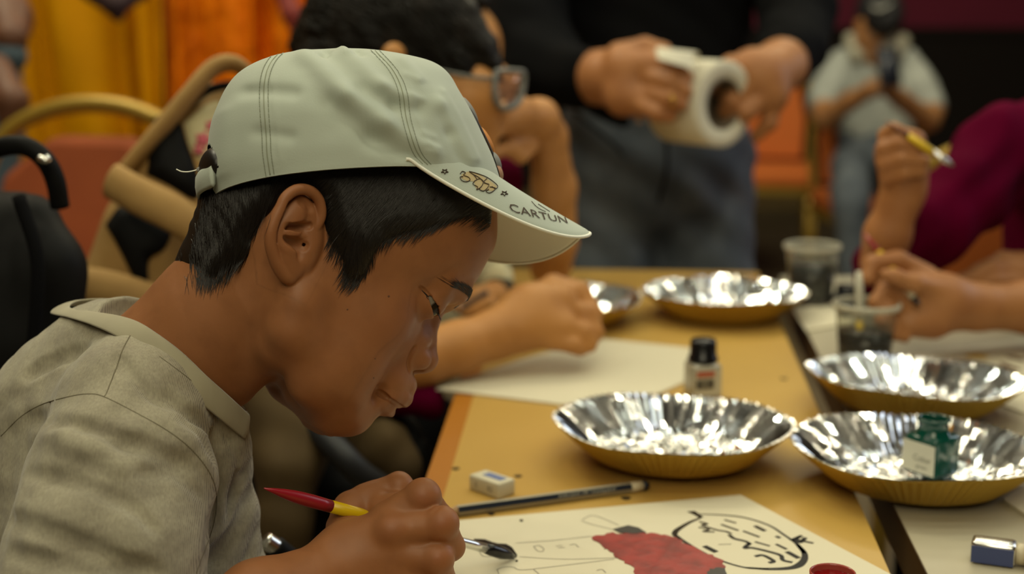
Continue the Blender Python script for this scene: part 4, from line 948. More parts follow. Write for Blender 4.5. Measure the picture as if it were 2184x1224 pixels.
# ---------------------------------------------------------------- the shirt
SV = Vol((-17, -14, -21), (11, 20.5, 9.5), .2)
SV.limb([sp(330, 800, .925), sp(290, 930, .925), sp(270, 1100, .935), sp(260, 1300, .95)], [5.2, 6.4, 7.6, 8.6], 2.0)
SV.limb([sp(215, 755, .945), sp(150, 870, .95), sp(110, 1050, .96), sp(120, 1300, .97)], [3.6, 4.6, 5.6, 7], 2.5)           # back
SV.limb([sp(415, 930, .92), sp(392, 1050, .93), sp(425, 1300, .95)], [3.2, 4.0, 5.2], 1.6)                               # chest
SV.limb([sp(330, 800, .90), sp(285, 880, .87), sp(262, 1010, .845)], [3.2, 4.2, 5.55], 2.0)                               # shoulder
SV.limb([sp(400, 900, .98), sp(380, 1050, 1.03), sp(420, 1300, 1.02)], [3.3, 4.0, 4.5], 1.6)                             # far shoulder
SV.limb([sp(455, 850, .895), sp(475, 910, .905), sp(470, 1010, .92)], [1.3, 1.5, 1.8], 1.0)                              # under the collar
T = Vol(SV.lo, SV.lo+SV.h*(SV.n-1), SV.h)
T.limb([sp(262, 1020, .842), sp(225, 1180, .82), sp(190, 1420, .80)], [5.5, 5.7, 6.4], .5)
a, d, k = SV.v, T.v[:a.shape[0], :a.shape[1], :a.shape[2]] if False else T.v, .45
SV.v = np.minimum(SV.v, d)-np.maximum(k-np.abs(SV.v-d), 0)**2*(.25/k)
# folds, laid where they show on the cloth
pre_v, pre_f = SV.mesh(0); pre = BVHTree.FromPolygons([tuple(p) for p in SF.w(pre_v)], [tuple(f) for f in pre_f])
def fold(pts, r, amp, depth=0.0):
    H = [h for h in (rayhit(pre, u, v, depth) for u, v in spline(pts, 5*len(pts))) if h is not None]; P = [SF.l(h) for h in H]
    for i in range(len(P)-1):
        if np.linalg.norm(P[i+1]-P[i]) < 3: SV.cone(P[i], P[i+1], r, r, abs(amp), 'add' if amp > 0 else 'cut')
for pts, r, amp, dp in [([(60, 890), (150, 905), (230, 930), (330, 960), (400, 1000)], .16, -.9, .001), ([(0, 1100), (110, 1135), (230, 1190), (340, 1225)], .14, -.9, .001), ([(300, 1010), (370, 1005), (430, 1060)], .12, -.6, .001), ([(60, 1010), (160, 1030), (270, 1075), (330, 1130)], .12, -.7, .001), ([(20, 1180), (120, 1200), (200, 1222)], .12, -.7, .001),
                    ([(545, 1040), (520, 1100), (480, 1160), (440, 1210)], .25, -.9, .001), ([(530, 990), (500, 1060), (478, 1110)], .2, -.6, .001), ([(556, 1120), (540, 1170), (520, 1224)], .2, -.6, .001), ([(120, 930), (200, 960), (260, 1000)], .3, .8, -.004), ([(360, 900), (420, 960), (452, 1020)], .3, .8, -.004), ([(360, 850), (440, 910), (490, 990), (500, 1060)], .2, -.8, .001),
                    ([(60, 800), (110, 770), (180, 745)], .2, -.7, .001), ([(250, 760), (300, 820), (360, 870)], .2, -.5, .001), ([(460, 930), (480, 1000), (470, 1100)], .3, .7, -.003)]: fold(pts, r, amp, dp)
def wr(X, Y, Z): return .085*np.sin(1.1*X*.4+1.5*Z+1.2*np.sin(.5*X+.3*Y)+.4*Y)*np.clip((2-Z)/6, 0, 1)+.05*np.sin(2.1*Z-1.3*X+1.5*np.sin(.7*Z))+.03*np.sin(3.1*X+2*Y+1.3*Z)
SV.warp(wr)
SV.limb([sp(268, 728, .895), sp(212, 728, .915), sp(168, 728, .94)], [1.1, 1.1, 1.1], 1.0)
# the neck opening
nl_ = lambda u, v, d: SF.l(cam_pt(u, v, d))
SV.limb([nl_(560, 590, .90), nl_(465, 695, .905), nl_(375, 800, .912)], [5.3, 5.05, 4.75], .25, 'cut')
SV.limb([nl_(400, 560, .90), nl_(310, 660, .915)], [3.4, 2.9], .3, 'cut')
SVm, SFc = SV.mesh(3)
# heathered, finely ribbed jersey
m = mat('heather_jersey', (.33, .285, .17), .9, sheen=.2); M['jersey'] = m; nt_ = m.node_tree; b = nt_.nodes['Principled BSDF']; tc = nt_.nodes.new('ShaderNodeTexCoord')
def nd(t): return nt_.nodes.new(t)
lk = nt_.links.new
wv = nd('ShaderNodeTexWave'); wv.wave_type = 'BANDS'; wv.bands_direction = 'X'; wv.inputs['Scale'].default_value = 410; wv.inputs['Distortion'].default_value = .5; wv.inputs['Detail Scale'].default_value = .6; lk(tc.outputs['Object'], wv.inputs['Vector'])
mp = nd('ShaderNodeMapping'); mp.inputs['Scale'].default_value = (700, 500, 260); lk(tc.outputs['Object'], mp.inputs[0]); n1 = nd('ShaderNodeTexNoise'); n1.inputs['Scale'].default_value = 1; n1.inputs['Detail'].default_value = 2; lk(mp.outputs[0], n1.inputs['Vector'])
mp2 = nd('ShaderNodeMapping'); mp2.inputs['Scale'].default_value = (28, 28, 70); lk(tc.outputs['Object'], mp2.inputs[0]); n2 = nd('ShaderNodeTexNoise'); n2.inputs['Scale'].default_value = 1; n2.inputs['Detail'].default_value = 6; lk(mp2.outputs[0], n2.inputs['Vector'])
def math_(op, a, b_):
    x = nd('ShaderNodeMath'); x.operation = op
    for i, q in enumerate((a, b_)):
        if hasattr(q, 'links') or not isinstance(q, (int, float)): lk(q, x.inputs[i])
        else: x.inputs[i].default_value = q
    return x.outputs[0]
st = math_('MULTIPLY', wv.outputs['Fac'], math_('MULTIPLY', n1.outputs['Fac'], 1.5)); cr = nd('ShaderNodeMapRange'); cr.inputs[1].default_value = .25; cr.inputs[2].default_value = 1.0; lk(st, cr.inputs[0])
mx = nd('ShaderNodeMix'); mx.data_type = 'RGBA'; lk(cr.outputs[0], mx.inputs[0]); mx.inputs[6].default_value = (.37, .34, .245, 1); mx.inputs[7].default_value = (.155, .132, .098, 1)
mr = nd('ShaderNodeMapRange'); mr.inputs[1].default_value = .4; mr.inputs[2].default_value = .68; lk(n2.outputs['Fac'], mr.inputs[0]); mx2 = nd('ShaderNodeMix'); mx2.data_type = 'RGBA'; mx2.blend_type = 'MULTIPLY'; lk(mr.outputs[0], mx2.inputs[0]); lk(mx.outputs[2], mx2.inputs[6]); mx2.inputs[7].default_value = (.70, .68, .68, 1)
lk(mx2.outputs[2], b.inputs['Base Color']); bp = nd('ShaderNodeBump'); bp.inputs['Strength'].default_value = .16; bp.inputs['Distance'].default_value = .0006; bp.invert = True; lk(st, bp.inputs['Height']); lk(bp.outputs[0], b.inputs['Normal'])
shirt = obj('shirt', SF.w(SVm), SF.faces(SFc), M['jersey'], boy, world=True, label='grey-beige ribbed T-shirt')
st_t = BVHTree.FromPolygons([tuple(p) for p in SF.w(SVm)], [tuple(f) for f in SFc])
M['rib'] = mat('collar_rib', (.33, .30, .205), .9, var=(40, (.30, .27, .185), .35, .7), bump=(900, .05, .0004), sheen=.2); M['seam'] = mat('shirt_seam', (.14, .12, .075), .9)
# collar: a band round the neck
col_px = [(532, 884, .897), (490, 845, .876), (440, 800, .863), (390, 752, .860), (340, 714, .863), (295, 686, .873), (250, 672, .890), (195, 664, .915), (150, 656, .945), (165, 642, .965), (215, 637, .975), (262, 641, .975), (300, 655, .972), (360, 700, .965), (420, 760, .955), (480, 830, .945), (520, 868, .925)]
CP = spline([cam_pt(*p) for p in col_px+col_px[:1]], 120)[:-1]; cen = CP.mean(0); axis = unit(np.array(cam_pt(545, 610, .90))-np.array(cam_pt(375, 800, .912)))
mb = MB(); rings = []
for i, p in enumerate(CP):
    t = unit(CP[(i+1) % 119]-CP[i-1]); out = p-cen; out = unit(out-axis*(out@axis)); dn = unit(-axis*.85+out*.55); nr = unit(np.cross(t, dn)); nr = nr if nr@out > 0 else -nr; w_ = .0080
    q = p+dn*w_; rings.append([q+dn*(w_*math.cos(a))*1.0+nr*(.0011*math.sin(a)*(1+.35*abs(math.sin(a)))) for a in np.arange(12)*2*PI/12])
mb.grid(np.array(rings), close_u=True, close_v=True, flip=True); mb.obj('collar', M['rib'], shirt, world=True, label='ribbed collar band')
def shirt_seam(px, r=.00042, name='seam'):
    H = [h for h in (rayhit(st_t, u, v, -.0001) for u, v in spline(px, 12*len(px))) if h is not None]
    if len(H) > 3: MB().tube(H, r, 6).obj(name, M['seam'], shirt, world=True)
shirt_seam([(283, 706), (262, 745), (248, 785), (228, 836), (222, 846)]); shirt_seam([(2, 930), (45, 888), (90, 862), (150, 845), (190, 840), (222, 846), (290, 880), (360, 920), (410, 960), (448, 1010), (462, 1060), (455, 1120), (430, 1190), (418, 1222)], .0004)
shirt_seam([(340, 760), (400, 805), (450, 850), (490, 900), (516, 925)], .0004)

# moles on the cheek
M['mole'] = mat('mole', (.12, .045, .019), .55); hw = BVHTree.FromPolygons([tuple(p) for p in HF.w(HVm)], [tuple(f) for f in HFc])
for u, v, r in ((829, 632, 2.6), (741, 660, 2.0), (797, 806, 1.8), (800, 765, 1.6)):
    ring = [rayhit(hw, u+r*math.cos(a), v+r*math.sin(a), .00005) for a in np.arange(8)*PI/4]; c0 = rayhit(hw, u, v, .0003)
    MB().add([c0]+ring, [(0, i+1, (i+1) % 8+1) for i in range(8)]).obj('mole', M['mole'], boy, world=True)

# ---------------------------------------------------------------- the brush
M['brush_red'] = mat('red_lacquer', (.26, .008, .016), .32); M['brush_yellow'] = mat('yellow_lacquer', (.62, .41, .003), .35)
ba = cam_pt(563, 1041, .845); bb = on_z(1100, 1187, TZ+.0035); bdir = bb-ba; BL = np.linalg.norm(bdir)
t = thing('paint_brush', "red and yellow paint brush held in the boy's hand", 'paint brush', ba)
def seg(name, a, b, rs, m, lab=None, n=14):
    f = np.linspace(a, b, len(rs)); MB().tube([bdir*x for x in f], rs, n).obj(name, m, t, label=lab)
f1 = .235
seg('handle', 0, f1, [.0004, .0017, .0029, .0037, .0041, .0042, .0041, .0040], M['brush_red'], 'red lacquered handle end'); seg('handle_middle', f1, .70, [.0040, .0040, .0038, .0034, .0028], M['brush_yellow'], 'yellow handle')
seg('ferrule', .70, .86, [.0028, .0031, .0034, .0034], M['steel'], 'metal ferrule'); seg('bristles', .86, 1.0, [.0034, .0042, .0045, .0040, .0028, .0008], M['black_paint'], 'bristles full of black paint')
# ================================================================ the others round the table
def grow(chains, h=.45, smooth=2, warp=None):
    """chains: (points (u, v, distance, radius in picture pixels), blend[, op]); returns a skin in world metres"""
    pts = [p for c in chains for p in c[0]]; m = np.mean([cam_pt(*p[:3]) for p in pts], 0); Fr = Frame(m, CAMA); L = []
    lo, hi = np.full(3, 1e9), np.full(3, -1e9)
    for c in chains:
        P = [Fr.l(cam_pt(*p[:3])) for p in c[0]]; R = [p[3]*p[2]/FPX*100 for p in c[0]]; L.append((P, R))
        for p, r in zip(P, R): lo = np.minimum(lo, p-r-1.5); hi = np.maximum(hi, p+r+1.5)
    V = Vol(lo, hi, h)
    for c, (P, R) in zip(chains, L):
        op = c[2] if len(c) > 2 else 'add'
        if len(P) == 1: V.ell(P[0], (R[0],)*3 if len(c) < 4 else tuple(R[0]*q for q in c[3]), c[1], op)
        else: V.limb(P, R, c[1], op)
    if warp: V.warp(warp)
    v, f = V.mesh(smooth); return Fr.w(v), Fr.faces(f)
def grown(name, chains, m, parent, h=.45, warp=None, label=None): V, F = grow(chains, h, 2, warp); return obj(name, V, F, m, parent, world=True, label=label)
def cloth_wave(a, f, seed=0): return lambda X, Y, Z: a*noise3((X, Y, Z), seed, 6, f)
def tubes(name, lines, r, m, parent, n=6, label=None, kind=None):
    mb = MB()
    for L in lines: mb.tube(spline([cam_pt(*p) for p in L], 5*len(L)), r, n)
    return mb.obj(name, m, parent, world=True, label=label, kind=kind)
def person(label, u, v, d, group=None): p = cam_pt(u, v, d); return thing('person', label, 'person', (p[0], p[1], 0))
sk = lambda n, c, v2: mat(n, c, .5, spec=.35, var=(25, v2, .4, .7))
M['skin2'] = sk('golden_skin', (.47, .215, .062), (.40, .175, .05)); M['skin3'] = sk('tan_skin', (.38, .165, .06), (.32, .13, .048)); M['skin4'] = sk('olive_skin', (.34, .16, .06), (.28, .125, .05))
M['magenta'] = mat('magenta_jersey', (.085, .0006, .017), .9, var=(8, (.06, .0004, .012), .35, .7), spec=.03); M['brownhair'] = mat('dark_brown_hair', (.006, .0045, .003), .55, spec=.2, var=(30, (.016, .011, .007), .5, .75, (1, 1, .3)))
M['black_cloth'] = mat('black_cloth', (.0035, .0035, .004), .9, spec=.08); M['jeans'] = mat('dark_jeans', (.075, .088, .105), .85, spec=.15, var=(12, (.14, .16, .18), .45, .75), bump=(400, .2, .0008)); M['black_vinyl'] = mat('black_nylon', (.005, .005, .005), .6, spec=.12, var=(14, (.008, .008, .008), .5, .7))
M['beige'] = mat('beige_canvas', (.40, .24, .078), .8, var=(20, (.33, .19, .06), .35, .7), bump=(500, .2, .0006)); M['glass_frame'] = mat('grey_acetate', (.14, .14, .125), .3)

# ---- second child: glasses, magenta shirt, head propped on one hand
k2 = person('child in glasses and magenta shirt leaning on one hand while drawing', 600, 900, 1.6)
V_, F_ = grow([([(860, 150, 1.64, 135), (925, 160, 1.63, 112)], 2), ([(1000, 130, 1.60, 62), (1000, 215, 1.58, 66), (1012, 300, 1.59, 50)], 2.5), ([(1030, 175, 1.575, 24), (1052, 248, 1.585, 13)], 1.2), ([(1045, 285, 1.585, 12)], .8),
               ([(840, 116, 1.545, 26)], .8), ([(850, 250, 1.64, 80), (760, 420, 1.68, 95)], 3),
               # propping arm
               ([(1174, 566, 1.93, 46), (1182, 510, 1.90, 48), (1182, 400, 1.85, 46), (1168, 290, 1.80, 40), (1150, 250, 1.77, 38)], 1.2), ([(1150, 255, 1.77, 40), (1095, 245, 1.72, 40), (1062, 262, 1.68, 30)], 1.4),
               ([(1110, 240, 1.73, 20), (1065, 235, 1.67, 18), (1040, 275, 1.63, 15)], .6), ([(1115, 270, 1.74, 19), (1065, 270, 1.68, 17), (1040, 305, 1.63, 14)], .5), ([(1125, 300, 1.75, 18), (1080, 315, 1.70, 16), (1050, 330, 1.65, 13)], .5), ([(1135, 310, 1.76, 17), (1110, 335, 1.73, 15), (1085, 322, 1.70, 13)], .4),
               # drawing arm
               ([(780, 800, 1.42, 66), (880, 770, 1.44, 62), (980, 740, 1.46, 54), (1060, 712, 1.48, 48)], 1.2), ([(1060, 712, 1.48, 48), (1130, 665, 1.50, 56), (1190, 645, 1.51, 44)], 1.6), ([(1120, 700, 1.485, 50), (1195, 700, 1.49, 38)], 1.4),
               ([(1180, 625, 1.52, 26), (1238, 622, 1.53, 22), (1268, 668, 1.52, 18), (1262, 700, 1.51, 14)], .45), ([(1195, 655, 1.505, 25), (1252, 668, 1.505, 21), (1272, 708, 1.50, 17), (1262, 733, 1.50, 13)], .4), ([(1195, 692, 1.49, 24), (1246, 708, 1.49, 20), (1258, 735, 1.49, 16), (1240, 745, 1.49, 13)], .4), ([(1170, 725, 1.48, 22), (1222, 736, 1.48, 18), (1236, 748, 1.485, 14)], .4), ([(1120, 640, 1.52, 24), (1180, 605, 1.54, 20), (1225, 612, 1.545, 16), (1254, 640, 1.54, 12)], .5)], .38)
obj('body', V_, F_, M['skin2'], k2, world=True)
V_, F_ = grow([([(815, 105, 1.65, 172), (895, 95, 1.63, 148)], 2), ([(955, 110, 1.59, 70), (1015, 128, 1.575, 36)], 2), ([(690, 90, 1.68, 70), (760, 40, 1.66, 130)], 2), ([(930, 60, 1.60, 95), (1010, 110, 1.585, 50), (1040, 150, 1.575, 26)], 1.6), ([(760, 160, 1.62, 90)], 1.5), ([(975, 140, 1.56, 30), (1000, 165, 1.555, 14)], 1)], .4, 2, lambda X, Y, Z: .35*np.sin(1.6*X+1.2*np.sin(.7*Z)+.8*Z)*np.sin(.9*Y+.5*X)+.12*noise3((X, Y, Z), 5, 6, 2.2))
h2 = obj('hair', V_, F_, M['brownhair'], k2, world=True); hb2 = BVHTree.FromPolygons([tuple(p) for p in V_], [tuple(f) for f in F_]); rg = np.random.RandomState(3); mb = MB()
for i in range(420):
    u, v = rg.uniform(630, 1000), rg.uniform(-35, 150); L = rg.uniform(50, 130); a = math.radians(12+(u-630)/430*38+rg.normal()*10); H = []
    for t in np.linspace(0, 1, 6):
        q = rayhit(hb2, u+L*t*math.cos(a), v+L*t*math.sin(a)+12*t*t, .002+.004*rg.rand()*0)
        if q is None: break
        H.append(q)
    if len(H) > 3: mb.tube(H, np.linspace(.0014, .0004, len(H)), 4, cap=False)
mb.obj('locks', M['brownhair'], h2, world=True, kind='stuff')
# glasses
gl = obj('glasses', *(lambda q: (q.V, q.F))(MB().tube([cam_pt(*p) for p in [(930, 150, 1.53), (1010, 165, 1.535), (1052, 168, 1.545)]], .0022, 6)), M['glass_frame'], k2, world=True, label='clear grey framed glasses')
fr = [(1056, 158, 1.545), (1064, 152, 1.55), (1105, 152, 1.59), (1118, 160, 1.60), (1114, 200, 1.60), (1100, 224, 1.59), (1074, 232, 1.56), (1056, 210, 1.545), (1056, 158, 1.545)]
MB().tube(spline([cam_pt(*p) for p in fr], 40), .0034, 8).obj('lens_rim', M['glass_frame'], gl, world=True)
M['lens'] = mat('spectacle_lens', (.9, .95, .95), .03, trans=.96, ior=1.1); mb = MB(); P = np.array([cam_pt(*p) for p in spline(fr, 25)[:-1]]); mb.add(list(P)+[P.mean(0)], [(i, (i+1) % 24, 24) for i in range(24)]); mb.obj('lens', M['lens'], gl, world=True)
# shirt
grown('shirt', [([(600, 430, 1.72, 150), (560, 640, 1.66, 165), (560, 850, 1.62, 150)], 3), ([(380, 540, 1.62, 85), (470, 520, 1.62, 110)], 3), ([(560, 560, 1.52, 95), (680, 760, 1.44, 75), (800, 830, 1.43, 52), (905, 862, 1.43, 30)], 2.5), ([(1000, 400, 1.80, 95), (1065, 385, 1.84, 44), (1085, 372, 1.86, 30)], 2.5), ([(740, 420, 1.75, 120), (900, 420, 1.78, 90)], 3), ([(925, 845, 1.435, 16), (925, 872, 1.435, 20)], 1.0)], M['magenta'], k2, .5, cloth_wave(.2, .5, 4), 'magenta long T-shirt')
grown('trousers', [([(560, 820, 1.5, 90), (620, 900, 1.42, 72), (650, 930, 1.40, 60)], 2), ([(600, 860, 1.42, 66), (612, 1000, 1.38, 62), (605, 1120, 1.38, 60), (600, 1420, 1.42, 55)], 2), ([(640, 900, 1.55, 66), (820, 950, 1.42, 52), (855, 985, 1.42, 40)], 1.5), ([(855, 985, 1.42, 40), (800, 1250, 1.45, 42), (780, 1420, 1.5, 40)], 1.2)], mat('khaki_cloth', (.10, .062, .020), .85, var=(8, (.055, .033, .010), .35, .7)), k2, .5, cloth_wave(.25, .6, 2), 'khaki trousers')

# ---- third child, mostly hidden behind the second
k3 = person('child behind the one in glasses with only forehead and pen hand showing', 960, 420, 2.05)
V_, F_ = grow([([(965, 100, 1.98, 106)], 2), ([(975, 190, 1.97, 90), (985, 240, 1.97, 70)], 2.5), ([(1072, 150, 1.955, 12)], 1.0), ([(940, 330, 2.05, 60), (930, 420, 2.1, 80)], 2), ([(1000, 520, 1.95, 34), (1045, 600, 1.80, 32), (1052, 628, 1.72, 28)], 1), ([(1055, 630, 1.71, 28), (1020, 636, 1.70, 25)], 1), ([(1035, 622, 1.70, 15), (1000, 625, 1.69, 13), (968, 648, 1.68, 10)], .4), ([(1040, 642, 1.69, 15), (1005, 648, 1.685, 13), (975, 660, 1.68, 10)], .4), ([(1045, 656, 1.69, 14), (1015, 662, 1.685, 12), (990, 668, 1.68, 10)], .4)], .4)
obj('body', V_, F_, M['skin2'], k3, world=True)
grown('hair', [([(930, 40, 2.0, 100), (960, -20, 1.99, 85)], 2), ([(895, 140, 2.0, 90)], 2), ([(1000, -30, 1.97, 50), (1015, 5, 1.94, 26)], 1.5)], M['brownhair'], k3, .5, cloth_wave(.25, 1.0, 9))
grown('shirt', [([(880, 430, 2.1, 130), (880, 700, 2.1, 140)], 3), ([(930, 420, 2.05, 80), (990, 520, 1.95, 52), (1030, 572, 1.80, 46), (1056, 602, 1.74, 40)], 2)], mat('cream_cloth', (.60, .54, .34), .85), k3, .5, cloth_wave(.2, .7, 8), 'cream shirt with a turned cuff')
grown('cuff', [([(1062, 612, 1.735, 34), (1068, 638, 1.73, 24)], .5), ([(1058, 638, 1.72, 27), (1040, 652, 1.71, 24)], .3, 'cut')], mat('cuff_shade', (.055, .04, .02), .8), k3, .3, None, 'shaded opening of the cuff')  # dark piece set in the sleeve end for the shade inside it
t = thing('pen', 'dark pen in the fingers of the cream-sleeved child', 'pen', cam_pt(990, 655, 1.675)); tubes('barrel', [[(985, 657, 1.675), (1010, 640, 1.68), (1040, 622, 1.685)]], .0032, M['navy'], t); tubes('nib', [[(978, 662, 1.673), (985, 657, 1.675)]], .0016, M['steel'], t)

# ---- standing adult with the paper roll
ad = person('adult in black top and dark jeans standing with a paper roll', 1400, 250, 2.42)
HANDS = [([(1230, 165, 2.16, 58), (1290, 165, 2.10, 56), (1345, 172, 2.06, 62)], 1.2), ([(1330, 140, 2.05, 40), (1385, 140, 2.03, 34)], 1), ([(1330, 205, 2.05, 44), (1380, 215, 2.03, 34)], 1), ([(1385, 135, 2.03, 24), (1432, 140, 2.005, 22), (1462, 165, 1.995, 18)], .45), ([(1390, 165, 2.02, 24), (1436, 178, 1.99, 22), (1460, 195, 1.99, 18)], .4), ([(1388, 198, 2.02, 23), (1430, 212, 1.99, 21), (1452, 222, 1.99, 17)], .4), ([(1370, 225, 2.02, 21), (1405, 242, 2.0, 18), (1430, 248, 2.0, 15)], .4), ([(1320, 120, 2.06, 30), (1375, 104, 2.04, 24), (1415, 108, 2.03, 18)], .6),
         ([(1700, 105, 2.22, 50), (1665, 140, 2.14, 54), (1625, 165, 2.09, 62)], 1.2), ([(1600, 150, 2.08, 46), (1640, 200, 2.08, 44)], 1.2), ([(1590, 185, 2.07, 25), (1560, 215, 2.06, 22), (1548, 238, 2.07, 18)], .45), ([(1620, 215, 2.07, 24), (1590, 240, 2.06, 21), (1570, 252, 2.07, 17)], .4), ([(1650, 215, 2.08, 22), (1640, 262, 2.08, 18), (1612, 292, 2.09, 13)], .5), ([(1560, 140, 2.07, 24), (1535, 160, 2.07, 20), (1530, 190, 2.08, 16)], .5), ([(1400, -420, 2.42, 60), (1400, -520, 2.42, 55)], 2), ([(1400, -600, 2.40, 100), (1400, -560, 2.38, 88)], 3), ([(1240, 165, 2.15, 40), (1118, 70, 2.28, 34), (1150, -300, 2.42, 34), (1400, -430, 2.42, 50), (1650, -300, 2.42, 34), (1695, 20, 2.31, 34), (1692, 95, 2.23, 38)], 1)]
V_, F_ = grow(HANDS, .36); obj('body', V_, F_, M['skin3'], ad, world=True)
grown('hair', [([(1400, -640, 2.43, 105), (1400, -570, 2.46, 90)], 2)], M['brownhair'], ad, .6)
grown('top', [([(1390, -330, 2.45, 210), (1390, 0, 2.45, 205), (1395, 150, 2.44, 190), (1400, 235, 2.43, 185)], 3), ([(1150, -320, 2.42, 95), (1120, -60, 2.34, 92), (1115, 60, 2.28, 92), (1160, 140, 2.22, 84), (1240, 165, 2.14, 66)], 2.5), ([(1650, -320, 2.42, 95), (1690, -60, 2.36, 88), (1700, 30, 2.30, 78), (1690, 100, 2.22, 72), (1674, 122, 2.17, 66)], 2.5)], M['black_cloth'], ad, .7, cloth_wave(.35, .35, 6), 'black long-sleeved top')
grown('jeans', [([(1400, 225, 2.44, 192), (1400, 330, 2.44, 198)], 3), ([(1305, 340, 2.43, 112), (1305, 600, 2.43, 100), (1310, 1390, 2.45, 62)], 3), ([(1500, 340, 2.43, 108), (1505, 600, 2.43, 100), (1495, 1390, 2.45, 62)], 3)], M['jeans'], ad, .7, lambda X, Y, Z: .25*noise3((X, Y, Z), 7, 7, .45)+.25*np.sin(.8*Z+.5*X), 'dark grey-blue jeans')
grown('shoe', [([(1310, 1412, 2.44, 45), (1300, 1440, 2.36, 42)], 2)], M['black_vinyl'], ad, .6); grown('shoe', [([(1495, 1412, 2.44, 45), (1500, 1440, 2.36, 42)], 2)], M['black_vinyl'], ad, .6)
tubes('zip_pull', [[(1362, 238, 2.10), (1366, 262, 2.10)]], .005, M['steel'], ad); tubes('jeans_seam', [[(1225, 240, 2.22), (1300, 300, 2.21), (1330, 330, 2.23)], [(1420, 280, 2.19), (1422, 360, 2.2), (1405, 430, 2.24)]], .003, M['black_cloth'], ad, kind='stuff')
tubes('ring', [[(1431, 203, 1.97), (1436, 214, 1.966), (1432, 226, 1.97)]], .0022, mat('gold_ring', (.55, .33, .05), .3, metal=1), ad)
# paper roll
M['tissue'] = mat('white_tissue', (.62, .58, .45), .9, bump=(200, .2, .001)); M['tube_card'] = mat('card_tube', (.10, .07, .04), .8)
rc = cam_pt(1545, 222, 2.03); ra_ = unit(.62*CR - .76*CF - .16*CU); rx = unit(np.cross(ra_, CU)); ry = np.cross(ra_, rx); RA = np.array([rx, ry, ra_])
t = thing('paper_roll', 'white toilet paper roll between the hands of the standing adult', 'paper roll', rc)
MB().lathe([(.036, -.10), (.060, -.10), (.0625, -.098), (.0625, -.002), (.060, 0), (.038, 0), (.0365, -.003), (.0365, -.10)], 48, (0, 0, 0), RA).obj('roll', M['tissue'], t)
MB().lathe([(.0362, -.101), (.0362, .0005), (.0345, .0005), (.0345, -.101)], 32, (0, 0, 0), RA).obj('card_core', M['tube_card'], t)
P = np.array([[np.array(cam_pt(1405+80*a+6*math.sin(6*b), 128-45*math.sin(b*2.4)+28*b+22*a*b, 2.0-.05*b+.03*a*a)) for b in np.linspace(0, 1, 10)] for a in np.linspace(0, 1, 12)])
mb = MB().grid(P); mb.grid(P+CF*.0006, flip=True); mb.obj('loose_sheet', M['tissue'], t, world=True, label='loose end of the paper')

# ---- seated man far behind
mn = person('seated man in dark cap and pale polo shirt looking at a phone', 1850, 400, 5.0)
V_, F_ = grow([([(1868, 60, 5.0, 46), (1868, 88, 4.97, 42), (1872, 118, 4.96, 30)], 2), ([(1884, 88, 4.93, 9)], .8), ([(1862, 120, 5.02, 30), (1862, 160, 5.03, 34)], 2), ([(1752, 225, 4.95, 26), (1760, 250, 4.88, 25), (1815, 215, 4.78, 20), (1860, 190, 4.70, 18)], 1.5), ([(1990, 235, 4.95, 25), (1980, 255, 4.88, 24), (1925, 215, 4.78, 20), (1890, 188, 4.70, 18)], 1.5), ([(1860, 190, 4.70, 20), (1885, 180, 4.68, 18)], 1), ([(1870, 172, 4.68, 8), (1885, 160, 4.67, 7)], .4), ([(1905, 180, 4.68, 8), (1915, 160, 4.67, 7)], .4)], .6)
obj('body', V_, F_, M['skin4'], mn, world=True)
M['polo'] = mat('pale_polo', (.33, .35, .32), .85, var=(5, (.27, .29, .27), .35, .7))
grown('polo_shirt', [([(1862, 150, 5.06, 72), (1865, 230, 5.06, 76), (1866, 285, 5.05, 80)], 3), ([(1800, 135, 5.05, 34), (1768, 190, 5.0, 36), (1752, 222, 4.96, 34)], 2.5), ([(1930, 135, 5.05, 34), (1962, 190, 5.0, 36), (1984, 228, 4.96, 34)], 2.5), ([(1862, 122, 5.04, 50)], 2.5)], M['polo'], mn, .8, cloth_wave(.4, .35, 12), 'pale blue-grey polo shirt')
grown('collar', [([(1815, 85, 5.03, 16), (1830, 120, 4.96, 17)], 1), ([(1925, 88, 5.03, 16), (1905, 120, 4.94, 17)], 1)], mat('collar_white', (.36, .34, .26), .8), mn, .7, None, 'white collar')
grown('trousers', [([(1860, 320, 5.05, 78), (1875, 335, 5.0, 70)], 3), ([(1815, 345, 4.9, 42), (1815, 410, 4.62, 38), (1815, 440, 4.58, 36), (1825, 730, 4.6, 26)], 3), ([(1905, 345, 4.9, 42), (1925, 410, 4.62, 38), (1930, 440, 4.58, 36), (1920, 730, 4.6, 26)], 3)], M['jeans'], mn, .9, cloth_wave(.4, .35, 13))
grown('face_patch', [([(1895, 75, 4.93, 17), (1893, 105, 4.92, 19), (1880, 118, 4.92, 16)], 1.5)], mat('patch_grey', (.30, .28, .23), .8), mn, .6)  # pale grey patch down one side of the face to the chin
hc = grown('cap', [([(1876, 28, 5.0, 52), (1876, 15, 5.0, 48)], 2), ([(1884, 40, 4.90, 40), (1886, 44, 4.84, 30)], 1.2)], mat('black_cap', (.008, .008, .010), .7), mn, .6, None, 'black baseball cap')
P = spline([cam_pt(*p) for p in [(1858, 12, 4.80), (1872, 20, 4.79), (1890, 14, 4.79), (1906, 2, 4.80)]], 14); MB().tube(P, np.interp(np.linspace(0, 1, 14), [0, .25, .5, 1], [.004, .014, .012, .002]), 6, flat=.5).obj('tick_mark', mat('cap_mark', (.30, .30, .27), .6), hc, world=True, label='pale curved tick mark')
t = thing('phone', 'black phone held up by the seated man', 'phone', cam_pt(1895, 142, 4.64)); ph = cam_pt(1895, 142, 4.64)-np.array(t.location)
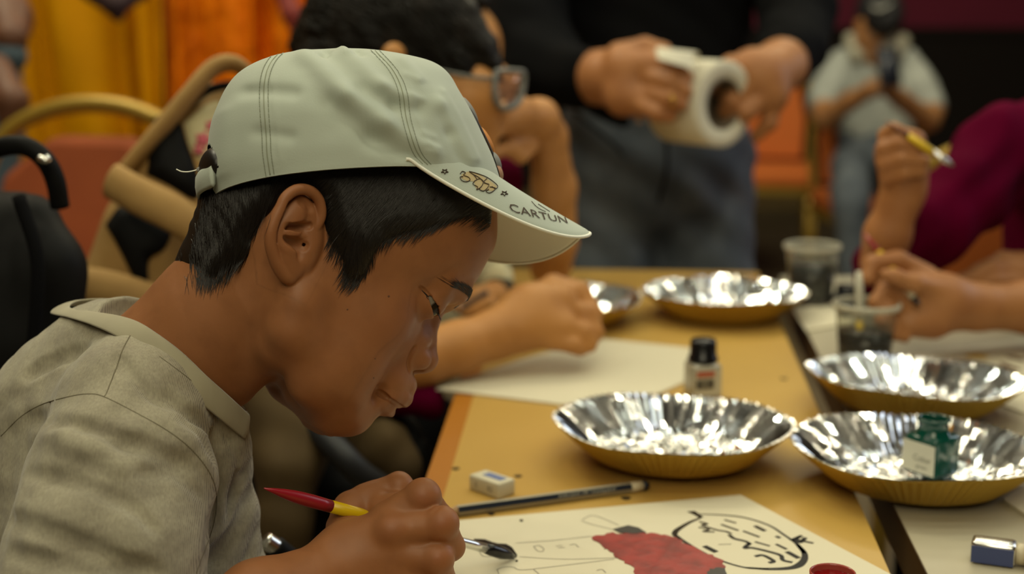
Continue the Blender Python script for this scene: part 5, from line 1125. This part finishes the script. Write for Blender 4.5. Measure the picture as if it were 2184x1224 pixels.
MB().box(ph, (.072, .010, .145), ax=np.array([CR, CF, unit(CU*.9+CF*.35)]), bev=.006).obj('phone_body', M['blackplastic'], t); MB().box(ph-CF*.0055, (.064, .001, .13), ax=np.array([CR, CF, unit(CU*.9+CF*.35)])).obj('back_panel', M['navy'], t)

# ---- girl in magenta at the right edge
gr = person('person in magenta sleeve at the right edge holding up a brush', 2290, 700, 1.7)
RAISED = [([(1880, 560, 1.60, 46), (1893, 500, 1.585, 47), (1918, 430, 1.57, 40), (1930, 395, 1.565, 42)], 1.2), ([(1930, 400, 1.565, 42), (1925, 350, 1.56, 48), (1905, 325, 1.56, 38)], 1.4), ([(1945, 340, 1.555, 26), (1935, 300, 1.55, 23)], 1),
          ([(1920, 305, 1.55, 20), (1890, 290, 1.54, 18), (1905, 276, 1.53, 15), (1945, 288, 1.53, 12)], .4), ([(1905, 322, 1.55, 20), (1885, 318, 1.535, 18), (1920, 305, 1.52, 15), (1962, 312, 1.52, 12)], .35), ([(1905, 345, 1.55, 20), (1888, 350, 1.535, 18), (1925, 338, 1.52, 15), (1972, 342, 1.52, 12)], .35), ([(1910, 368, 1.555, 19), (1892, 378, 1.54, 16), (1930, 368, 1.525, 14), (1968, 366, 1.525, 11)], .35), ([(1950, 360, 1.56, 22), (1965, 325, 1.545, 18), (1958, 295, 1.535, 14), (1948, 288, 1.53, 12)], .5)]
RESTING = [([(2330, 620, 1.72, 42), (2230, 600, 1.70, 38), (2170, 585, 1.68, 36)], 1), ([(2180, 575, 1.68, 24), (2110, 575, 1.66, 20), (2050, 598, 1.65, 14), (2030, 606, 1.65, 10)], .5), ([(2190, 560, 1.69, 24), (2140, 556, 1.68, 20), (2080, 580, 1.66, 14)], .5), ([(2180, 600, 1.67, 22), (2120, 600, 1.655, 18), (2062, 608, 1.65, 12)], .4)]
HEAD5 = [([(2235, -105, 1.83, 40), (2228, -90, 1.83, 14)], 1.5), ([(1885, 560, 1.60, 34), (2060, 420, 1.67, 34), (2210, 300, 1.73, 36), (2300, 180, 1.84, 50), (2300, 450, 1.79, 40), (2300, 560, 1.75, 36), (2330, 615, 1.72, 36)], 1), ([(2300, 20, 1.85, 52), (2300, 100, 1.84, 60)], 2), ([(2290, -120, 1.84, 108), (2278, -60, 1.83, 84)], 3)]
V_, F_ = grow(RAISED+RESTING+HEAD5, .36); obj('body', V_, F_, M['skin3'], gr, world=True)
grown('hair', [([(2308, -165, 1.86, 122), (2340, -90, 1.88, 112), (2350, 20, 1.9, 90)], 3), ([(2300, -150, 1.79, 80), (2330, -50, 1.80, 70)], 3)], M['brownhair'], gr, .6)
grown('sleeve_and_shirt', [([(2290, 300, 1.78, 130), (2300, 460, 1.78, 140), (2300, 900, 1.8, 150)], 4), ([(2210, 300, 1.72, 95), (2130, 330, 1.70, 92), (2060, 420, 1.66, 82), (1980, 490, 1.63, 74), (1890, 560, 1.62, 62)], 2.5), ([(1860, 590, 1.62, 40)], 2), ([(2300, 520, 1.75, 80), (2290, 600, 1.73, 60)], 2)], M['magenta'], gr, .5, lambda X, Y, Z: .28*np.sin(1.0*X-.9*Z+np.sin(.5*Z))+.15*noise3((X, Y, Z), 3, 6, .7), 'magenta long-sleeved shirt pushed up to the elbow')
def brush(label, a, b, parts):
    A, Bp = cam_pt(*a), cam_pt(*b); t = thing('paint_brush', label, 'paint brush', A); D = Bp-A
    for nm, f0, f1, rs, m in parts: MB().tube([D*x for x in np.linspace(f0, f1, len(rs))], rs, 10).obj(nm, m, t)
M['wood'] = mat('brown_wood_handle', (.18, .06, .022), .4)
brush('brown and yellow brush raised in front of the seated man', (1888, 257, 1.52), (2034, 354, 1.50), [('handle', 0, .34, [.0006, .0028, .0036], M['wood']), ('handle_middle', .34, .70, [.0036, .0042, .0042], M['brush_yellow']), ('ferrule', .70, .93, [.0040, .0036, .0032], M['steel']), ('bristles', .93, 1, [.0032, .001], M['grey_print'])])

# ---- a further child at the right, only forearm and hand in view
k6 = person('person at the right edge with only a bare forearm and brush hand in view', 2400, 700, 1.6)
V_, F_ = grow([([(2790, 700, 1.42, 50), (2600, 600, 1.52, 50), (2420, 640, 1.60, 58), (2200, 655, 1.57, 56), (2080, 655, 1.55, 46)], 1.2), ([(2080, 655, 1.55, 46), (2010, 645, 1.54, 58), (1960, 625, 1.53, 46)], 1.6), ([(1985, 685, 1.53, 40), (1945, 690, 1.52, 30)], 1.2),
               ([(1975, 590, 1.54, 26), (1915, 556, 1.535, 22), (1862, 562, 1.53, 19), (1850, 595, 1.525, 15)], .45), ([(2000, 620, 1.52, 24), (1950, 605, 1.505, 20), (1908, 590, 1.50, 17), (1888, 585, 1.50, 13)], .5), ([(1955, 625, 1.53, 24), (1890, 615, 1.52, 20), (1868, 645, 1.515, 17), (1892, 662, 1.515, 13)], .4), ([(1955, 660, 1.525, 23), (1895, 655, 1.515, 20), (1882, 682, 1.51, 16), (1908, 695, 1.51, 13)], .4), ([(1960, 690, 1.525, 21), (1912, 692, 1.515, 17), (1905, 712, 1.51, 14), (1930, 720, 1.51, 12)], .4)], .34)
obj('body', V_, F_, M['skin3'], k6, world=True)
grown('shirt', [([(2790, 560, 1.42, 120), (2790, 900, 1.42, 140)], 3), ([(2700, 540, 1.45, 90), (2560, 600, 1.53, 80), (2440, 640, 1.59, 74)], 2)], M['magenta'], k6, .7)
brush('red and yellow brush slanting through the fingers above the nearer cup', (1843, 497, 1.56), (1962, 652, 1.495), [('handle', 0, .27, [.0008, .003, .0034], M['brush_red']), ('handle_middle', .27, .74, [.0036, .0042, .0038], M['brush_yellow']), ('ferrule', .74, .90, [.0036, .0034], M['cream']), ('bristles', .90, 1, [.0036, .003, .001], M['black_paint'])])
a = np.array(cup2.location)+np.array([-.004, .0, .006])
t = thing('paint_brush', 'white handled brush standing in the nearer cup', 'paint brush', a); tip = np.array(cam_pt(1832, 578, np.dot(a-CAMP, CF)+.0))-a
for nm, f0, f1, rs, m in [('bristles', 0, .15, [.001, .003], M['black_paint']), ('ferrule', .15, .45, [.0032, .0036], M['brush_yellow']), ('handle', .45, 1, [.003, .0042, .0048, .003], M['label_white'])]: MB().tube([tip*x for x in np.linspace(f0, f1, len(rs))], rs, 10).obj(nm, m, t)
# ================================================================ chairs, bags and drapes
M['gold_metal'] = mat('gold_frame', (.36, .23, .035), .38, metal=.35); M['rust'] = mat('rust_upholstery', (.36, .082, .022), .8, var=(10, (.30, .066, .018), .35, .7)); M['rust2'] = mat('orange_upholstery', (.60, .15, .024), .8)
def banquet_chair(label, loc, rz, m):
    t = thing('banquet_chair', label, 'chair', loc, rz, None)
    def tb(name, P, r=.014, mt='gold_metal'): return MB().tube(spline(P, 8*len(P)) if len(P) > 2 else P, r, 8).obj(name, M[mt], t)
    s = MB(); s.box((0, 0, .455), (.43, .42, .07), bev=.02).obj('seat', m, t)
    MB().box((0, 0, .41), (.43, .42, .025)).obj('seat_frame', M['gold_metal'], t, smooth=False)
    for x in (-.19, .19): tb('leg', [(x, -.19, .40), (x*1.05, -.21, 0)]); tb('leg', [(x, .19, .45), (x*1.05, .25, 0)])
    P = [(-.2, .19, .45), (-.205, .23, .66), (-.17, .26, .86), (-.07, .275, .93), (.07, .275, .93), (.17, .26, .86), (.205, .23, .66), (.2, .19, .45)]; tb('back_frame', P, .0135)
    pts = [(-.17, .50), (.17, .50), (.178, .66), (.145, .83), (.065, .89), (-.065, .89), (-.145, .83), (-.178, .66)]
    mb = MB(); f = lambda p: (p[0], .20+(p[1]-.45)*.17+p[2], p[1]); mb.prism([(x, z) for x, z in pts], -.022, .022, f); o = mb.obj('backrest', m, t, smooth=False); bv = o.modifiers.new('b', 'BEVEL'); bv.width = .012; bv.segments = 2
    return t
p = on_z(1700, 470, .45)
banquet_chair('empty orange banquet chair between the standing adult and the seated man', (1.04, 5.85, 0), math.radians(-10), M['rust2'])
banquet_chair('orange chair under the seated man', (1.32, 4.95, 0), math.radians(4), M['rust2'])
q = cam_pt(140, 420, 2.1); banquet_chair('gold framed rust-red chair at left behind the black bag', (q[0]-.03, q[1]-.22, .05), math.radians(-14), M['rust'])
q = cam_pt(2130, 500, 2.2); banquet_chair('gold framed chair behind the arm in the magenta sleeve', (q[0]+.10, q[1]+.22, 0), math.radians(165), M['rust2'])

# black bag hung at the left
bp = thing('backpack', 'black backpack with a loop handle at the left edge behind the boy', 'backpack', tuple(cam_pt(20, 800, 1.22)[:2])+(.3,))
grown('bag_body', [([(-30, 530, 1.24, 122), (0, 600, 1.24, 150), (5, 720, 1.24, 150), (-20, 1000, 1.24, 150)], 3), ([(70, 475, 1.22, 60), (104, 570, 1.21, 56), (90, 720, 1.21, 56)], 3)], M['black_vinyl'], bp, .4, lambda X, Y, Z: .12*noise3((X, Y, Z), 4, 6, .6)+.10*np.exp(-((X-1.5)/.3)**2))
tubes('loop_handle', [[(-40, 330, 1.2), (10, 312, 1.19), (55, 312, 1.185), (95, 340, 1.185), (118, 385, 1.19), (128, 440, 1.2)]], .0085, M['black_vinyl'], bp, 10)
tubes('side_strap', [[(40, 420, 1.15), (80, 560, 1.14), (70, 760, 1.145)]], .006, M['black_cloth'], bp, 8); tubes('buckle', [[(84, 338, 1.165), (96, 342, 1.163), (104, 336, 1.165)]], .0035, M['steel'], bp, 8)

# beige bag with black pockets on the second child's back
bb_ = thing('backpack', 'beige backpack with black pockets and pink print behind the boy', 'backpack', tuple(cam_pt(300, 600, 1.5)[:2])+(.5,))
BCH = [([(235, 650, 1.50, 75), (315, 530, 1.50, 82), (380, 420, 1.50, 80), (420, 320, 1.51, 78), (450, 240, 1.52, 62)], 3), ([(205, 640, 1.49, 42), (282, 470, 1.48, 42), (335, 345, 1.48, 34), (410, 240, 1.49, 26)], 2.0), ([(330, 640, 1.5, 60)], 3)]
bV, bF = grow(BCH, .4, 2, cloth_wave(.15, .5, 1)); bagm = obj('bag_body', bV, bF, M['beige'], bb_, world=True); bbt = BVHTree.FromPolygons([tuple(p) for p in bV], [tuple(f) for f in bF])
def inside(poly, u, v):
    r = False; n = len(poly)
    for i in range(n):
        (x0, y0), (x1, y1) = poly[i], poly[(i+1) % n]
        if (y0 > v) != (y1 > v) and u < (x1-x0)*(v-y0)/(y1-y0)+x0: r = not r
    return r
def applique(name, poly, m, th=.004, n=34, label=None):
    us = [p[0] for p in poly]; vs = [p[1] for p in poly]; poly = [tuple(q) for q in spline(list(poly)+[poly[0]], 60)[:-1]]; c = np.mean(poly, 0); rows = []
    for s in np.linspace(0, 1, 9):
        row = []
        for q in poly:
            uv = c+(np.array(q)-c)*s; h = rayhit(bbt, *uv, th*(1-s**4)+.0005); row.append(h)
        rows.append(row)
    ok = all(h is not None for r in rows for h in r)
    if not ok:
        last = None
        for r in rows:
            for j in range(len(r)):
                if r[j] is None: r[j] = rows[0][0] if last is None else last[j]
            last = r
    mb = MB().grid(np.array(rows, float), close_v=True); return mb.obj(name, m, bb_, world=True, label=label)
applique('pocket', [(312, 372), (330, 285), (380, 258), (402, 310), (424, 380), (416, 426), (362, 398)], M['black_vinyl'], .012, label='black mesh pocket')
applique('pocket', [(226, 478), (256, 442), (300, 446), (362, 486), (352, 530), (318, 556), (316, 618), (288, 598), (258, 540)], M['black_vinyl'], .012, label='black lower pocket')
M['white_print'] = mat('off_white_print', (.52, .46, .26), .8); M['pink_print'] = mat('pink_print', (.50, .10, .13), .8)
applique('print_panel', [(392, 262), (440, 225), (472, 222), (462, 300), (440, 350), (408, 318)], M['white_print'], .004, label='off-white panel')
for (u, v, r) in [(432, 300, 18), (448, 272, 15), (424, 322, 12)]: applique('flower_print', [(u+r*math.cos(a)*(1+.25*math.cos(5*a)), v+r*math.sin(a)*(1+.25*math.cos(5*a))) for a in np.arange(20)*2*PI/20], M['pink_print'], .0065, label='pink flower print')
P = [(238, 385, 1.425), (300, 420, 1.41), (370, 455, 1.41), (440, 500, 1.43)]
MB().tube(spline([cam_pt(*p) for p in P], 24), .010, 10, flat=1.9, up=CU).obj('band', M['beige'], bb_, world=True, label='broad beige strap across the bag')
MB().tube(spline([cam_pt(*p) for p in [(165, 610, 1.43), (235, 620, 1.425), (330, 650, 1.43)]], 20), .012, 10, flat=1.7, up=CU).obj('band', M['beige'], bb_, world=True)
MB().tube(spline([cam_pt(*p) for p in [(262, 372, 1.46), (330, 290, 1.45), (400, 205, 1.45), (455, 145, 1.46), (500, 138, 1.48), (530, 165, 1.50), (545, 230, 1.52)]], 40), .0085, 10, flat=2.2, up=CF).obj('carry_strap', M['beige'], bb_, world=True)
MB().tube(spline([cam_pt(*p) for p in [(330, 262, 1.47), (400, 222, 1.47), (450, 190, 1.48), (500, 180, 1.5)]], 20), .005, 8).obj('lining_edge', M['black_vinyl'], bb_, world=True, label='black inner edge')

# drapes hung behind at the left
def drape(name, label, u0, u1, d, z0, m, folds, seed, amp=.05):
    A, B = cam_pt(u0, 100, d), cam_pt(u1, 100, d+.05); n = 140; rg = np.random.RandomState(seed); R = []
    for z in np.linspace(z0, 2.6, 30):
        row = []
        for i in range(n):
            s = i/(n-1); p = A+(B-A)*s; y = sum(f[2]*math.exp(-((s-f[0]-.02*math.sin(z*2+seed))/f[1])**2) for f in folds)+amp*.25*math.sin(21*s+seed+.6*z)+.012*math.sin(9*z+13*s)
            row.append((p[0], p[1]-y, z))
        R.append(row)
    R = np.array(R); mb = MB().grid(R); mb.grid(R+np.array([0, .012, 0]), flip=True)
    o = mb.obj(name, m); return tag(o, label, 'drape')
M['yellow_sat'] = mat('mustard_satin', (.66, .29, .001), .55, var=(2.5, (.50, .215, .001), .3, .7), spec=.1); M['orange_sat'] = mat('orange_satin', (.78, .20, .002), .6, var=(7, (.50, .105, .001), .38, .7), spec=.1, bump=(14, .8, .03))
drape('drape', 'mustard yellow satin drape hanging at the left behind the chair', 30, 352, 3.3, .05, M['yellow_sat'], [(.78, .04, .07), (.90, .035, .08), (.99, .02, .05), (.45, .12, .03), (.1, .05, .05)], 1)
drape('drape', 'bright orange cloth drape right of the yellow one', 352, 700, 3.36, .05, M['orange_sat'], [(.1, .03, .05), (.3, .05, .05), (.55, .04, .06), (.72, .05, .05), (.9, .04, .06)], 4)
dd = thing('sash', 'dark maroon cloth knotted against the top of the yellow drape', 'sash', cam_pt(255, 20, 3.12)); grown('knot', [([(190, -25, 3.12, 26), (245, 8, 3.08, 26), (300, -25, 3.12, 26)], 1.5), ([(248, 10, 3.08, 22), (252, 36, 3.08, 12)], 1)], mat('dark_maroon_cloth', (.022, .006, .008), .7), dd, .6)
dd = thing('sash', 'dark red cloth hanging against the orange drape beside the dark hair', 'sash', cam_pt(630, 40, 3.12)); grown('hanging_end', [([(600, -30, 3.12, 22), (622, 30, 3.1, 20), (640, 90, 3.1, 9)], 1.5)], mat('dark_red_cloth', (.16, .012, .006), .7), dd, .6)
# somebody standing at the very left edge
le = person('person at the left edge of the picture with a bare arm and blue jeans', -60, 400, 2.7)
V_, F_ = grow([([(-60, -260, 2.7, 70), (-20, -60, 2.62, 62), (15, 40, 2.55, 50), (22, 80, 2.5, 38)], 2), ([(-10, 150, 2.45, 36), (25, 215, 2.42, 34), (20, 255, 2.42, 26)], 1.5)], .6); obj('body', V_, F_, sk('deep_brown_skin', (.12, .05, .025), (.09, .035, .018)), le, world=True)
grown('jeans', [([(-90, 60, 2.7, 130), (-80, 250, 2.7, 120), (-80, 1250, 2.7, 80)], 3), ([(10, 95, 2.52, 44), (22, 120, 2.5, 36)], 2)], mat('blue_denim', (.05, .075, .095), .85), le, .9); grown('top', [([(-110, -300, 2.75, 150), (-100, 20, 2.72, 130)], 3)], M['black_cloth'], le, .9)

# chair arm showing below the boy's chin
ch = thing('chair_arm', "black chair arm with a silver tip between the boy's shirt and hand", 'chair', cam_pt(590, 1170, 1.02)); tubes('arm_rail', [[(585, 1165, 1.02), (625, 1200, 1.03), (700, 1280, 1.06), (720, 1420, 1.1)]], .0085, M['black_vinyl'], ch, 10); tubes('silver_tip', [[(566, 1152, 1.015), (590, 1168, 1.02)]], .0065, M['steel'], ch, 10)
ck = thing('folding_chair', 'dark chair the second child sits on below the maple table edge', 'chair', tuple(cam_pt(760, 950, 1.5)[:2])+(0,))
grown('seat', [([(560, 1070, 1.62, 100), (720, 1070, 1.60, 100)], 4)], M['black_vinyl'], ck, .8); grown('backrest', [([(780, 960, 1.95, 100), (900, 960, 1.95, 110), (980, 980, 1.97, 90)], 4), ([(800, 1150, 1.95, 110), (930, 1150, 1.95, 110)], 4)], M['black_cloth'], ck, .8); tubes('frame_rail', [[(640, 880, 1.40), (720, 960, 1.36), (770, 1010, 1.36), (830, 1050, 1.38)]], .013, mat('slate_plastic', (.018, .019, .022), .5), ck, 10); tubes('frame_hoop', [[(790, 880, 1.48), (850, 905, 1.46), (880, 950, 1.45), (895, 1010, 1.45), (890, 1300, 1.5)]], .016, M['black_vinyl'], ck, 10)
